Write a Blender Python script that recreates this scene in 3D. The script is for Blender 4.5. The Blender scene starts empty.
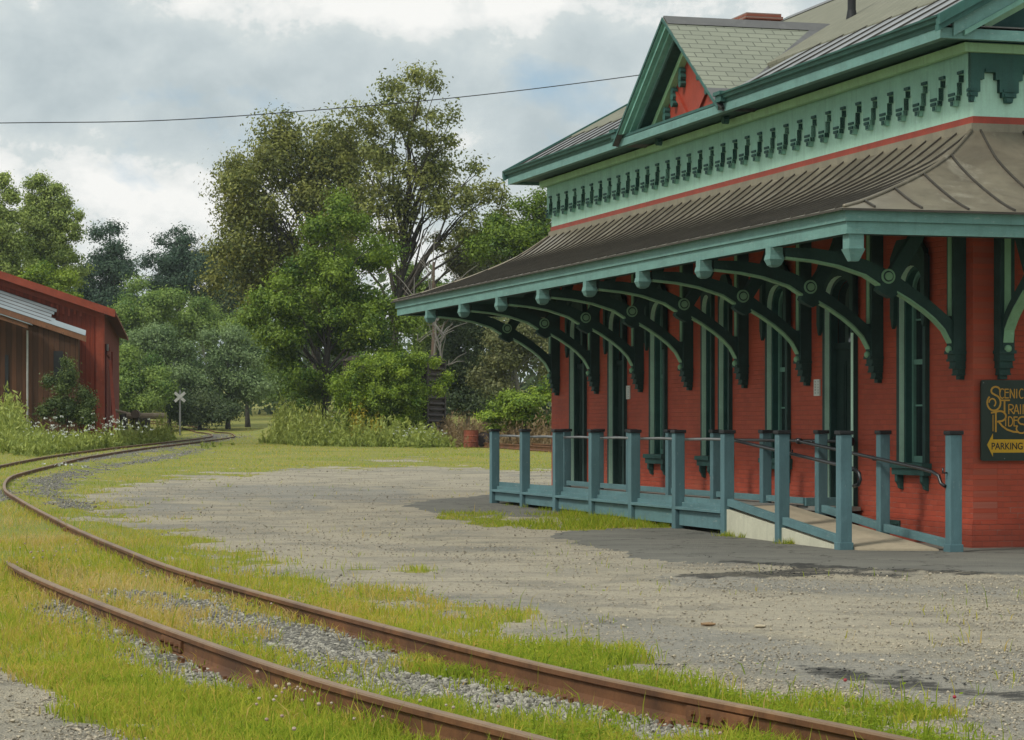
import bpy, math, random
import numpy as np
from mathutils import Vector, Matrix
random.seed(7)
RNG = np.random.default_rng(11)
S = bpy.context.scene
COL = S.collection
F = 2460.0      # focal length in pixels of the 1024 wide picture
HZ = 425.0      # row of the horizon
CAMH = 1.6

# ------------------------------------------------------------------ materials
def new_mat(name):
    m = bpy.data.materials.new(name); m.use_nodes = True
    nt = m.node_tree
    for n in list(nt.nodes): nt.nodes.remove(n)
    out = nt.nodes.new('ShaderNodeOutputMaterial')
    return m, nt, out
def N(nt, typ, **kw):
    n = nt.nodes.new(typ)
    for k, v in kw.items():
        if k.startswith('i_'):
            key = k[2:]
            key = int(key) if key.isdigit() else key.replace('_', ' ')
            n.inputs[key].default_value = v
        else: setattr(n, k, v)
    return n
def L(nt, a, b): nt.links.new(a, b)
def rgba(c): return (c[0], c[1], c[2], 1.0)
def mixc(nt, fac, a, b, mode='MIX'):
    n = nt.nodes.new('ShaderNodeMix'); n.data_type = 'RGBA'; n.blend_type = mode
    for sock, v in ((n.inputs[0], fac), (n.inputs[6], a), (n.inputs[7], b)):
        if isinstance(v, (int, float)): sock.default_value = v
        elif isinstance(v, tuple): sock.default_value = rgba(v)
        else: L(nt, v, sock)
    return n.outputs[2]
def math_(nt, op, a, b=None, c=None, clamp=False):
    n = nt.nodes.new('ShaderNodeMath'); n.operation = op; n.use_clamp = clamp
    for i, v in enumerate((a, b, c)):
        if v is None: continue
        if isinstance(v, (int, float)): n.inputs[i].default_value = v
        else: L(nt, v, n.inputs[i])
    return n.outputs[0]
def ramp(nt, fac, stops):
    n = nt.nodes.new('ShaderNodeValToRGB')
    e = n.color_ramp.elements
    while len(e) < len(stops): e.new(0.5)
    for el, (p, c) in zip(e, stops):
        el.position = p
        el.color = rgba(c) if isinstance(c, tuple) else (c, c, c, 1)
    L(nt, fac, n.inputs[0]); return n.outputs[0]
def noise(nt, vec, scale, detail=4, rough=0.55, dist=0.0):
    n = N(nt, 'ShaderNodeTexNoise'); n.inputs['Scale'].default_value = scale
    n.inputs['Detail'].default_value = detail; n.inputs['Roughness'].default_value = rough
    n.inputs['Distortion'].default_value = dist
    if vec is not None: L(nt, vec, n.inputs['Vector'])
    return n.outputs['Fac']
def objco(nt, scale=None):
    t = N(nt, 'ShaderNodeTexCoord')
    if scale is None: return t.outputs['Object']
    m = N(nt, 'ShaderNodeMapping'); m.inputs['Scale'].default_value = scale
    L(nt, t.outputs['Object'], m.inputs['Vector']); return m.outputs['Vector']
def principled(nt, out, col, rough=0.6, metal=0.0, spec=0.4, bump=None, bstr=0.3, bdist=0.02):
    p = N(nt, 'ShaderNodeBsdfPrincipled')
    for key, v in (('Base Color', col), ('Roughness', rough), ('Metallic', metal)):
        if isinstance(v, tuple): p.inputs[key].default_value = rgba(v)
        elif isinstance(v, (int, float)): p.inputs[key].default_value = v
        else: L(nt, v, p.inputs[key])
    p.inputs['Specular IOR Level'].default_value = spec
    if bump is not None:
        b = N(nt, 'ShaderNodeBump'); b.inputs['Strength'].default_value = bstr; b.inputs['Distance'].default_value = bdist
        L(nt, bump, b.inputs['Height']); L(nt, b.outputs[0], p.inputs['Normal'])
    L(nt, p.outputs[0], out.inputs[0]); return p

def paint_mat(name, col, var=0.25, rough=0.55, scale=3.0, wear=None, wearamt=0.0, stretch=(1, 1, 1), spec=0.35):
    """old painted wood / metal: soft blotches, faint grain, optional worn spots"""
    m, nt, out = new_mat(name)
    co = objco(nt, stretch)
    n1 = noise(nt, co, scale, 5, 0.6)
    n2 = noise(nt, co, scale * 14, 3, 0.6)
    dark = tuple(c * (1 - var) for c in col); light = tuple(min(1, c * (1 + var * 0.7)) for c in col)
    c = mixc(nt, ramp(nt, n1, [(0.3, 0.0), (0.7, 1.0)]), dark, light)
    c = mixc(nt, math_(nt, 'MULTIPLY', ramp(nt, n2, [(0.45, 0.0), (0.75, 1.0)]), 0.35), c, tuple(x * 0.7 for x in col))
    n4 = noise(nt, objco(nt, (7, 7, .55)), 1.6, 6, 0.65)      # rain streaks and old grime
    c = mixc(nt, math_(nt, 'MULTIPLY', ramp(nt, n4, [(0.50, 0.0), (0.72, 1.0)]), 0.34), c, tuple(x * 0.45 + 0.012 for x in col))
    n5 = noise(nt, co, scale * 2.3, 8, 0.72)
    c = mixc(nt, math_(nt, 'MULTIPLY', ramp(nt, n5, [(0.60, 0.0), (0.70, 1.0)]), 0.4), c, tuple(min(.8, x * 1.35 + 0.03) for x in col))
    if wear is not None:
        n3 = noise(nt, co, scale * 5, 6, 0.7)
        c = mixc(nt, ramp(nt, n3, [(0.62 - wearamt, 0.0), (0.68 - wearamt, 1.0)]), c, wear)
    principled(nt, out, c, rough, 0, spec, n2, 0.3, 0.01)
    return m

M = {}
def brick_mat(name, axes):
    m, nt, out = new_mat(name)
    t = N(nt, 'ShaderNodeTexCoord'); sp = N(nt, 'ShaderNodeSeparateXYZ'); L(nt, t.outputs['Object'], sp.inputs[0])
    cb = N(nt, 'ShaderNodeCombineXYZ')
    L(nt, sp.outputs[axes[0]], cb.inputs[0]); L(nt, sp.outputs[2], cb.inputs[1])
    bt = N(nt, 'ShaderNodeTexBrick'); L(nt, cb.outputs[0], bt.inputs['Vector'])
    bt.inputs['Scale'].default_value = 1.0
    bt.inputs['Brick Width'].default_value = 0.215; bt.inputs['Row Height'].default_value = 0.073
    bt.inputs['Mortar Size'].default_value = 0.007; bt.inputs['Mortar Smooth'].default_value = 0.4
    bt.inputs['Bias'].default_value = -0.1
    bt.inputs['Color1'].default_value = (0.46, 0.080, 0.040, 1); bt.inputs['Color2'].default_value = (0.32, 0.053, 0.028, 1)
    bt.inputs['Mortar'].default_value = (0.30, 0.085, 0.055, 1)
    n1 = noise(nt, cb.outputs[0], 1.1, 6, 0.6)
    c = mixc(nt, ramp(nt, n1, [(0.3, 0.0), (0.72, 1.0)]), bt.outputs['Color'], (0.47, 0.088, 0.048))
    # pale worn joints low on the wall
    n2 = noise(nt, cb.outputs[0], 3.3, 5, 0.65)
    low = ramp(nt, math_(nt, 'DIVIDE', sp.outputs[2], 2.0), [(0.1, 1.0), (0.62, 0.0)])
    j = math_(nt, 'MULTIPLY', math_(nt, 'MULTIPLY', low, bt.outputs['Fac']), ramp(nt, n2, [(0.5, 0.0), (0.62, 1.0)]))
    c = mixc(nt, math_(nt, 'MULTIPLY', j, 0.6), c, (0.45, 0.25, 0.20))
    n3 = noise(nt, cb.outputs[0], 0.35, 5, 0.7)
    c = mixc(nt, math_(nt, 'MULTIPLY', ramp(nt, n3, [(0.45, 0.0), (0.7, 1.0)]), 0.5), c, (0.20, 0.034, 0.020))
    fade = noise(nt, cb.outputs[0], 0.55, 7, 0.7, .5)
    c = mixc(nt, math_(nt, 'MULTIPLY', ramp(nt, fade, [(0.52, 0.0), (0.68, 1.0)]), 0.4), c, (0.50, 0.145, 0.075))
    damp = math_(nt, 'MULTIPLY', ramp(nt, math_(nt, 'ADD', sp.outputs[2], math_(nt, 'MULTIPLY', n1, .5)), [(0.30, 1.0), (0.62, 0.0)]), .55)
    c = mixc(nt, damp, c, (0.13, 0.035, 0.024))
    chip = noise(nt, cb.outputs[0], 9, 6, 0.75)
    c = mixc(nt, math_(nt, 'MULTIPLY', ramp(nt, chip, [(0.66, 0.0), (0.70, 1.0)]), 0.55), c, (0.42, 0.20, 0.14))
    h = math_(nt, 'SUBTRACT', math_(nt, 'MULTIPLY', noise(nt, cb.outputs[0], 40, 3), 0.4), bt.outputs['Fac'])
    principled(nt, out, c, 0.72, 0, 0.25, h, 0.8, 0.012)
    return m
M['brick_y'] = brick_mat('painted_brick_long', (1,))
M['brick_x'] = brick_mat('painted_brick_end', (0,))
M['red_trim'] = paint_mat('red_trim', (0.30, 0.045, 0.024), 0.2)
M['dark_green'] = paint_mat('dark_green_paint', (0.033, 0.070, 0.062), 0.3, 0.7, spec=0.15)
M['dark_teal'] = paint_mat('deep_teal_paint', (0.036, 0.098, 0.086), 0.2, 0.65, spec=0.2)
M['teal'] = paint_mat('teal_fascia_paint', (0.135, 0.262, 0.235), 0.18, 0.6, 2.0, (0.22, 0.31, 0.28), 0.02, (1, 1, 3), spec=0.2)
M['mid_teal'] = paint_mat('mid_teal_paint', (0.15, 0.30, 0.24), 0.15, 0.65, spec=0.2)
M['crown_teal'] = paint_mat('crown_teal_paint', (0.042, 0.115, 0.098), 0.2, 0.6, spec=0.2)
M['mint'] = paint_mat('mint_frieze_paint', (0.43, 0.675, 0.54), 0.10, 0.65, 2.0, spec=0.2)
M['dormer_teal'] = paint_mat('dormer_rake_paint', (0.22, 0.46, 0.385), 0.2, 0.6, spec=0.2)
M['bead_green'] = paint_mat('light_green_bead', (0.25, 0.45, 0.28), 0.15, 0.6, spec=0.2)
M['strip_green'] = paint_mat('casing_reveal_green', (0.60, 0.84, 0.66), 0.12, 0.6, spec=0.2)
M['trim_teal'] = paint_mat('frieze_trim_paint', (0.29, 0.52, 0.42), 0.12, 0.65, spec=0.2)
M['bed_green'] = paint_mat('light_green_moulding', (0.36, 0.60, 0.35), 0.15, 0.5)
M['post_blue'] = paint_mat('weathered_blue_paint', (0.078, 0.155, 0.170), 0.22, 0.65, 4.0, (0.17, 0.24, 0.24), -0.01, (1, 1, 0.35))
M['deck_blue'] = paint_mat('deck_edge_paint', (0.088, 0.175, 0.185), 0.22, 0.65, 3.0, (0.19, 0.24, 0.23), 0.015, (1, 0.4, 2))
M['cap_black'] = paint_mat('black_cap', (0.014, 0.015, 0.016), 0.3, 0.6)
M['pipe_black'] = paint_mat('black_pipe', (0.012, 0.012, 0.014), 0.3, 0.35, spec=0.6)
M['door_green'] = paint_mat('door_green', (0.012, 0.030, 0.025), 0.2, 0.7, spec=0.12)
M['deck_wood'] = paint_mat('grey_deck_boards', (0.20, 0.19, 0.165), 0.3, 0.8, 2.0, None, 0, (8, 1, 1))
M['concrete'] = paint_mat('pale_concrete', (0.36, 0.305, 0.215), 0.14, 0.85, 2.0)
M['cream_wall'] = paint_mat('cream_concrete', (0.47, 0.46, 0.35), 0.14, 0.85, 2.5)
M['white'] = paint_mat('white_plate', (0.62, 0.63, 0.58), 0.08, 0.5)
M['old_white'] = paint_mat('weathered_white', (0.36, 0.36, 0.34), 0.2, 0.7)
M['sign_green'] = paint_mat('sign_green', (0.012, 0.028, 0.018), 0.25, 0.4)
M['sign_gold'] = paint_mat('sign_gold', (0.50, 0.26, 0.028), 0.12, 0.5)
M['sign_yellow'] = paint_mat('sign_yellow', (0.60, 0.34, 0.012), 0.1, 0.5)
M['galv_pipe'] = paint_mat('galvanised_pipe', (0.16, 0.165, 0.165), 0.25, 0.35, spec=0.6)

def glass_mat(name, col, rough=0.06):
    m, nt, out = new_mat(name)
    co = objco(nt)
    n1 = noise(nt, co, 1.5, 3)
    c = mixc(nt, n1, tuple(x * 0.6 for x in col), col)
    principled(nt, out, c, rough, 0, 0.5, noise(nt, co, 2.5, 2), 0.03, 0.02)
    return m
M['glass'] = glass_mat('dark_window_glass', (0.020, 0.030, 0.030))
M['glass_sky'] = glass_mat('window_glass_painted_sky', (0.33, 0.38, 0.37), 0.2)  # brightness of the sky in the glass put into the base colour

def shingle_mat(name, ax_u, zs, cols, bw=0.34, rh=0.16):
    m, nt, out = new_mat(name)
    t = N(nt, 'ShaderNodeTexCoord'); sp = N(nt, 'ShaderNodeSeparateXYZ'); L(nt, t.outputs['Object'], sp.inputs[0])
    cb = N(nt, 'ShaderNodeCombineXYZ')
    L(nt, sp.outputs[ax_u], cb.inputs[0]); L(nt, math_(nt, 'MULTIPLY', sp.outputs[2], zs), cb.inputs[1])
    bt = N(nt, 'ShaderNodeTexBrick'); L(nt, cb.outputs[0], bt.inputs['Vector'])
    bt.inputs['Scale'].default_value = 1.0; bt.inputs['Brick Width'].default_value = bw; bt.inputs['Row Height'].default_value = rh
    bt.inputs['Mortar Size'].default_value = 0.012; bt.inputs['Mortar Smooth'].default_value = 0.2; bt.inputs['Bias'].default_value = 0.0
    bt.inputs['Color1'].default_value = rgba(cols[0]); bt.inputs['Color2'].default_value = rgba(cols[1]); bt.inputs['Mortar'].default_value = rgba(cols[2])
    n1 = noise(nt, cb.outputs[0], 0.9, 6, 0.65)
    c = mixc(nt, math_(nt, 'MULTIPLY', ramp(nt, n1, [(0.35, 0.0), (0.7, 1.0)]), 0.45), bt.outputs['Color'], tuple(x * 0.72 for x in cols[0]))
    n2 = noise(nt, cb.outputs[0], 30, 3)
    c = mixc(nt, math_(nt, 'MULTIPLY', n2, 0.3), c, cols[1])
    h = math_(nt, 'SUBTRACT', math_(nt, 'MULTIPLY', n2, 0.3), bt.outputs['Fac'])
    principled(nt, out, c, 0.85, 0, 0.2, h, 0.5, 0.02)
    return m
M['shingle_main'] = shingle_mat('main_roof_shingles', 1, 2.05, ((0.155, 0.155, 0.112), (0.195, 0.19, 0.14), (0.075, 0.075, 0.055)))
M['shingle_dormer'] = shingle_mat('dormer_shingles', 0, 1.7, ((0.235, 0.248, 0.190), (0.20, 0.212, 0.165), (0.085, 0.092, 0.072)))

def copper_mat(name, base, pale, dark, amt):
    m, nt, out = new_mat(name)
    co = objco(nt)
    n1 = noise(nt, co, 1.1, 6, 0.65, 0.4); n2 = noise(nt, co, 1.9, 7, 0.7, 0.5); n3 = noise(nt, objco(nt, (3, 3, 0.6)), 2.0, 4, 0.6)
    c = mixc(nt, ramp(nt, n1, [(0.35, 0.0), (0.68, 1.0)]), base, dark)
    c = mixc(nt, math_(nt, 'MULTIPLY', ramp(nt, n2, [(0.55, 0.0), (0.75, 1.0)]), amt), c, pale)
    c = mixc(nt, math_(nt, 'MULTIPLY', ramp(nt, n3, [(0.5, 0.0), (0.8, 1.0)]), 0.5), c, dark)
    r = math_(nt, 'MULTIPLY_ADD', n2, 0.3, 0.28)
    principled(nt, out, c, r, 0.25, 0.5, n2, 0.08, 0.02)
    return m
M['copper'] = copper_mat('aged_copper_roof', (0.225, 0.195, 0.140), (0.38, 0.355, 0.28), (0.115, 0.096, 0.070), 0.75)
M['seam'] = paint_mat('roof_seam', (0.052, 0.046, 0.036), 0.3, 0.7)
M['flash'] = paint_mat('tan_flashing', (0.215, 0.19, 0.135), 0.2, 0.6)
M['grey_metal'] = copper_mat('grey_roof_metal', (0.105, 0.10, 0.092), (0.20, 0.195, 0.185), (0.065, 0.062, 0.058), 0.5)
M['silver_metal'] = copper_mat('silver_roof_metal', (0.24, 0.25, 0.25), (0.34, 0.35, 0.36), (0.15, 0.15, 0.15), 0.5)
M['chimney_brick'] = shingle_mat('chimney_brick', 1, 1.0, ((0.26, 0.09, 0.06), (0.20, 0.07, 0.05), (0.25, 0.20, 0.17)), 0.22, 0.075)

def rust_mat(name, a, b, c_, rough=0.75, scale=5.0):
    m, nt, out = new_mat(name)
    co = objco(nt)
    n1 = noise(nt, co, scale, 6, 0.7); n2 = noise(nt, co, scale * 0.25, 4, 0.6); n3 = noise(nt, co, scale * 10, 3)
    c = mixc(nt, ramp(nt, n1, [(0.3, 0.0), (0.7, 1.0)]), a, b)
    c = mixc(nt, math_(nt, 'MULTIPLY', ramp(nt, n2, [(0.45, 0.0), (0.7, 1.0)]), 0.7), c, c_)
    principled(nt, out, c, rough, 0.1, 0.35, n3, 0.3, 0.006)
    return m
M['rail_side'] = rust_mat('rail_rust', (0.070, 0.031, 0.014), (0.215, 0.093, 0.036), (0.042, 0.021, 0.012))
M['rail_top'] = rust_mat('rail_head', (0.148, 0.086, 0.042), (0.245, 0.155, 0.082), (0.090, 0.048, 0.024), 0.5)
M['rust_red'] = rust_mat('rust_red', (0.24, 0.06, 0.03), (0.16, 0.045, 0.025), (0.08, 0.03, 0.02))
M['dark_rust_and_shade'] = rust_mat('dark_rust_and_shade', (0.028, 0.020, 0.017), (0.045, 0.028, 0.022), (0.018, 0.015, 0.014))  # rust of car and drums; also painted shade on the barn's tin
M['sleeper'] = rust_mat('old_sleeper', (0.055, 0.042, 0.032), (0.10, 0.080, 0.062), (0.035, 0.03, 0.025), 0.9)

def plank_mat(name, axis, w, c1, c2, wear):
    m, nt, out = new_mat(name)
    t = N(nt, 'ShaderNodeTexCoord'); sp = N(nt, 'ShaderNodeSeparateXYZ'); L(nt, t.outputs['Object'], sp.inputs[0])
    u = math_(nt, 'DIVIDE', sp.outputs[axis], w)
    fl = math_(nt, 'FLOOR', u); fr = math_(nt, 'FRACT', u)
    wn = N(nt, 'ShaderNodeTexWhiteNoise'); wn.noise_dimensions = '1D'; L(nt, fl, wn.inputs['W'])
    n1 = noise(nt, objco(nt, (6, 6, 0.5)), 2.0, 5, 0.6)
    c = mixc(nt, wn.outputs['Value'], c1, c2)
    c = mixc(nt, math_(nt, 'MULTIPLY', ramp(nt, n1, [(0.45, 0.0), (0.75, 1.0)]), 0.6), c, wear)
    gap = math_(nt, 'LESS_THAN', fr, 0.10)
    c = mixc(nt, math_(nt, 'MULTIPLY', gap, 0.75), c, tuple(x * 0.25 for x in c1))
    h = math_(nt, 'SUBTRACT', math_(nt, 'MULTIPLY', n1, 0.3), gap)
    principled(nt, out, c, 0.85, 0, 0.2, h, 0.6, 0.02)
    return m
M['barn_red_x'] = plank_mat('barn_red_front', 0, 0.22, (0.21, 0.038, 0.019), (0.13, 0.026, 0.015), (0.08, 0.025, 0.016))
M['barn_red_y'] = plank_mat('barn_red_side', 1, 0.6, (0.20, 0.032, 0.02), (0.13, 0.024, 0.016), (0.09, 0.025, 0.018))
M['barn_trim'] = paint_mat('barn_trim_red', (0.26, 0.050, 0.024), 0.25, 0.8, 2.0, (0.17, 0.06, 0.04), 0.02)
M['barn_brown'] = plank_mat('lean_to_brown', 0, 0.26, (0.100, 0.045, 0.023), (0.055, 0.028, 0.016), (0.036, 0.022, 0.015))
M['brown_board'] = paint_mat('brown_board', (0.19, 0.085, 0.043), 0.25, 0.85, 1.5, (0.08, 0.05, 0.035), 0.03)
M['log'] = paint_mat('grey_log', (0.30, 0.235, 0.165), 0.3, 0.9, 1.5)
def corr_mat():
    m, nt, out = new_mat('corrugated_sheet')
    co = objco(nt)
    n1 = noise(nt, co, 0.8, 4); n2 = noise(nt, co, 6, 4)
    c = mixc(nt, ramp(nt, n1, [(0.35, 0.0), (0.7, 1.0)]), (0.27, 0.305, 0.315), (0.20, 0.235, 0.245))
    c = mixc(nt, math_(nt, 'MULTIPLY', ramp(nt, n2, [(0.6, 0.0), (0.75, 1.0)]), 0.6), c, (0.20, 0.15, 0.11))
    principled(nt, out, c, 0.45, 0.3, 0.5)
    return m
M['corrugated'] = corr_mat()

def bark_mat(name, a, b):
    m, nt, out = new_mat(name)
    n1 = noise(nt, objco(nt, (6, 6, 1.2)), 2.0, 5, 0.7)
    principled(nt, out, mixc(nt, n1, a, b), 0.9, 0, 0.2, n1, 0.6, 0.05)
    return m
M['bark'] = bark_mat('dark_bark', (0.035, 0.030, 0.025), (0.085, 0.073, 0.060))
M['bark_grey'] = bark_mat('pale_bark', (0.13, 0.12, 0.105), (0.25, 0.235, 0.205))
M['bark_brown'] = bark_mat('stub_bark', (0.085, 0.060, 0.045), (0.16, 0.115, 0.085))

def leaf_mat(name, lo, hi, trans=0.27, k=1.0):
    """lo..hi: two leaf colours of the same plant, mixed per leaf"""
    lo = tuple(x * k for x in lo); hi = tuple(x * k for x in hi)
    m, nt, out = new_mat(name)
    at = N(nt, 'ShaderNodeAttribute'); at.attribute_name = 'tint'
    c = mixc(nt, at.outputs['Fac'], lo, hi)
    d = N(nt, 'ShaderNodeBsdfDiffuse'); L(nt, c, d.inputs[0])
    tr = N(nt, 'ShaderNodeBsdfTranslucent'); L(nt, c, tr.inputs[0])
    gl = N(nt, 'ShaderNodeBsdfGlossy'); gl.inputs['Roughness'].default_value = 0.5; gl.inputs[0].default_value = (0.6, 0.65, 0.6, 1)
    mx = N(nt, 'ShaderNodeMixShader'); mx.inputs[0].default_value = trans; L(nt, d.outputs[0], mx.inputs[1]); L(nt, tr.outputs[0], mx.inputs[2])
    mx2 = N(nt, 'ShaderNodeMixShader'); mx2.inputs[0].default_value = 0.03; L(nt, mx.outputs[0], mx2.inputs[1]); L(nt, gl.outputs[0], mx2.inputs[2])
    L(nt, mx2.outputs[0], out.inputs[0])
    return m

# ------------------------------------------------------------------ mesh helpers
class MB:
    def __init__(s): s.v = []; s.f = []; s.m = []; s.mi = 0
    def add(s, vs, fs, mi=None):
        o = len(s.v); s.v += [tuple(p) for p in vs]
        for f in fs: s.f.append(tuple(o + i for i in f)); s.m.append(s.mi if mi is None else mi)
        return s
    def box(s, x0, x1, y0, y1, z0, z1, mi=None):
        return s.add([(x0, y0, z0), (x1, y0, z0), (x1, y1, z0), (x0, y1, z0), (x0, y0, z1), (x1, y0, z1), (x1, y1, z1), (x0, y1, z1)],
              [(0, 3, 2, 1), (4, 5, 6, 7), (0, 1, 5, 4), (1, 2, 6, 5), (2, 3, 7, 6), (3, 0, 4, 7)], mi)
    def hexa(s, p, mi=None):       # 8 points: bottom ring then top ring
        return s.add(p, [(0, 3, 2, 1), (4, 5, 6, 7), (0, 1, 5, 4), (1, 2, 6, 5), (2, 3, 7, 6), (3, 0, 4, 7)], mi)
    def prism(s, poly, fn, t0, t1, mi=None, mi_side=None):
        """poly: 2-D outline, fn(p, t) -> 3-D point; extruded from t0 to t1"""
        n = len(poly); vs = [fn(p, t0) for p in poly] + [fn(p, t1) for p in poly]
        s.add(vs, [tuple(range(n))[::-1], tuple(range(n, 2 * n))], mi)
        o = len(s.v) - 2 * n
        for i in range(n):
            j = (i + 1) % n
            s.f.append((o + i, o + j, o + n + j, o + n + i)); s.m.append(mi_side if mi_side is not None else (s.mi if mi is None else mi))
        return s
    def strip(s, A, B, mi=None):   # quads between two equally long point lists
        n = len(A); return s.add(list(A) + list(B), [(i, i + 1, n + i + 1, n + i) for i in range(n - 1)], mi)
    def band(s, low, up, fn, t0, t1, mi=None):
        """solid between a lower and an upper 2-D polyline, extruded t0..t1"""
        n = len(low)
        a = [fn(p, t0) for p in low]; b = [fn(p, t0) for p in up]; c = [fn(p, t1) for p in low]; d = [fn(p, t1) for p in up]
        s.strip(a, b, mi); s.strip(d, c, mi); s.strip(c, a, mi); s.strip(b, d, mi)
        s.add([a[0], b[0], d[0], c[0]], [(0, 1, 2, 3)], mi); s.add([a[-1], b[-1], d[-1], c[-1]], [(3, 2, 1, 0)], mi)
        return s
    def tube(s, pts, r, n=8, mi=None, cap=True):
        pts = [Vector(p) for p in pts]; k = len(pts)
        rs = r if isinstance(r, (list, tuple)) else [r] * k
        o = len(s.v); prev = None
        for i, p in enumerate(pts):
            d = (pts[min(i + 1, k - 1)] - pts[max(i - 1, 0)])
            if d.length < 1e-9: d = Vector((0, 0, 1))
            d.normalize()
            if prev is None:
                up = Vector((0, 0, 1)) if abs(d.z) < 0.9 else Vector((1, 0, 0))
                a = d.cross(up).normalized()
            else: a = (prev - d * prev.dot(d)).normalized()
            prev = a; b = d.cross(a)
            for j in range(n):
                t = 2 * math.pi * j / n
                q = p + (a * math.cos(t) + b * math.sin(t)) * rs[i]; s.v.append((q.x, q.y, q.z))
        mm = s.mi if mi is None else mi
        for i in range(k - 1):
            for j in range(n):
                j2 = (j + 1) % n
                s.f.append((o + i * n + j, o + i * n + j2, o + (i + 1) * n + j2, o + (i + 1) * n + j)); s.m.append(mm)
        if cap:
            s.f.append(tuple(o + j for j in range(n))[::-1]); s.m.append(mm)
            s.f.append(tuple(o + (k - 1) * n + j for j in range(n))); s.m.append(mm)
        return s
    def ball(s, c, r, mi=None, seg=8, ring=5):
        rr = r if isinstance(r, tuple) else (r, r, r); vs = [(c[0], c[1], c[2] - rr[2])]; fs = []
        for i in range(1, ring):
            ph = -math.pi / 2 + math.pi * i / ring
            for j in range(seg):
                t = 2 * math.pi * j / seg
                vs.append((c[0] + rr[0] * math.cos(ph) * math.cos(t), c[1] + rr[1] * math.cos(ph) * math.sin(t), c[2] + rr[2] * math.sin(ph)))
        vs.append((c[0], c[1], c[2] + rr[2])); top = len(vs) - 1
        for j in range(seg):
            j2 = (j + 1) % seg
            fs.append((0, 1 + j2, 1 + j))
            for i in range(ring - 2): fs.append((1 + i * seg + j, 1 + i * seg + j2, 1 + (i + 1) * seg + j2, 1 + (i + 1) * seg + j))
            fs.append((top, 1 + (ring - 2) * seg + j, 1 + (ring - 2) * seg + j2))
        return s.add(vs, fs, mi)
    def mesh(s, name, mats, smooth=False, recalc=True):
        me = bpy.data.meshes.new(name); me.from_pydata(s.v, [], s.f)
        mats = mats if isinstance(mats, (list, tuple)) else [mats]
        for m in mats: me.materials.append(M[m] if isinstance(m, str) else m)
        me.polygons.foreach_set('material_index', s.m)
        if recalc:
            import bmesh
            bm = bmesh.new(); bm.from_mesh(me); bmesh.ops.recalc_face_normals(bm, faces=bm.faces); bm.to_mesh(me); bm.free()
        if smooth: me.polygons.foreach_set('use_smooth', [True] * len(me.polygons))
        me.update(); return me
    def build(s, name, mats, parent=None, smooth=False, bevel=0.0, recalc=True):
        o = bpy.data.objects.new(name, s.mesh(name, mats, smooth, recalc)); COL.objects.link(o)
        if parent is not None: o.parent = parent
        if bevel:
            b = o.modifiers.new('bevel', 'BEVEL'); b.width = bevel; b.segments = 2; b.limit_method = 'ANGLE'
        return o
def np_mesh(name, verts, nper, mat, parent=None, tint=None, smooth=False):
    """verts (K*nper,3): K separate polygons of nper corners"""
    verts = np.ascontiguousarray(verts, dtype=np.float32); nv = len(verts); k = nv // nper
    me = bpy.data.meshes.new(name); me.vertices.add(nv); me.vertices.foreach_set('co', verts.ravel())
    me.loops.add(nv); me.loops.foreach_set('vertex_index', np.arange(nv, dtype=np.int32))
    me.polygons.add(k); me.polygons.foreach_set('loop_start', (np.arange(k) * nper).astype(np.int32))
    me.update(calc_edges=True)
    if tint is not None:
        at = me.attributes.new('tint', 'FLOAT', 'POINT'); at.data.foreach_set('value', np.repeat(tint, nper).astype(np.float32))
    for m in (mat if isinstance(mat, (list, tuple)) else [mat]): me.materials.append(m)
    o = bpy.data.objects.new(name, me); COL.objects.link(o)
    if parent is not None: o.parent = parent
    return o
def tag(o, label, cat, group=None, kind=None):
    if label: o['label'] = label
    if cat: o['category'] = cat
    if group: o['group'] = group
    if kind: o['kind'] = kind
    return o
def clip_below(o, z):
    """cut everything of a mesh under height z"""
    import bmesh
    bm = bmesh.new(); bm.from_mesh(o.data)
    bmesh.ops.bisect_plane(bm, geom=bm.verts[:] + bm.edges[:] + bm.faces[:], plane_co=(0, 0, z), plane_no=(0, 0, -1), clear_outer=True)
    bmesh.ops.holes_fill(bm, edges=[e for e in bm.edges if e.is_boundary]); bm.to_mesh(o.data); bm.free(); o.data.update(); return o
def empty(name, loc=(0, 0, 0), rz=0.0):
    o = bpy.data.objects.new(name, None); o.empty_display_size = 0.3; COL.objects.link(o)
    o.location = loc; o.rotation_euler = (0, 0, rz); return o
def kids(o): return [c for c in bpy.data.objects if c.parent == o]
def copy_tree(o, parent=None):
    c = o.copy(); COL.objects.link(c)
    if parent is not None: c.parent = parent
    for ch in kids(o): copy_tree(ch, c)
    return c

# ------------------------------------------------------------------ the lie of the land
def sst(x): x = np.clip(x, 0, 1); return x * x * (3 - 2 * x)
_rail = np.array([(4.7, 4.6), (1.83, 11.17), (-.05, 15.3), (-3.0, 23.5), (-4.72, 29.3), (-6.85, 37), (-8.75, 44), (-10.6, 51.4), (-12.35, 60.5), (-13.2, 67.5),
                  (-13.85, 74), (-14.55, 81), (-15.3, 90), (-16.3, 109), (-16.8, 129), (-17.7, 154), (-19.2, 170), (-22.4, 190), (-28.5, 215), (-38, 240)])
def _spline(P, n):
    P = np.vstack([2 * P[0] - P[1], P, 2 * P[-1] - P[-2]]); out = []
    for i in range(1, len(P) - 2):
        p0, p1, p2, p3 = P[i - 1], P[i], P[i + 1], P[i + 2]
        for t in np.linspace(0, 1, n, endpoint=False):
            out.append(0.5 * ((2 * p1) + (-p0 + p2) * t + (2 * p0 - 5 * p1 + 4 * p2 - p3) * t * t + (-p0 + 3 * p1 - 3 * p2 + p3) * t ** 3))
    out.append(P[-2]); return np.array(out)
RAIL_R = _spline(_rail, 24)
_d = np.gradient(RAIL_R, axis=0); _d /= np.linalg.norm(_d, axis=1)[:, None]
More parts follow.
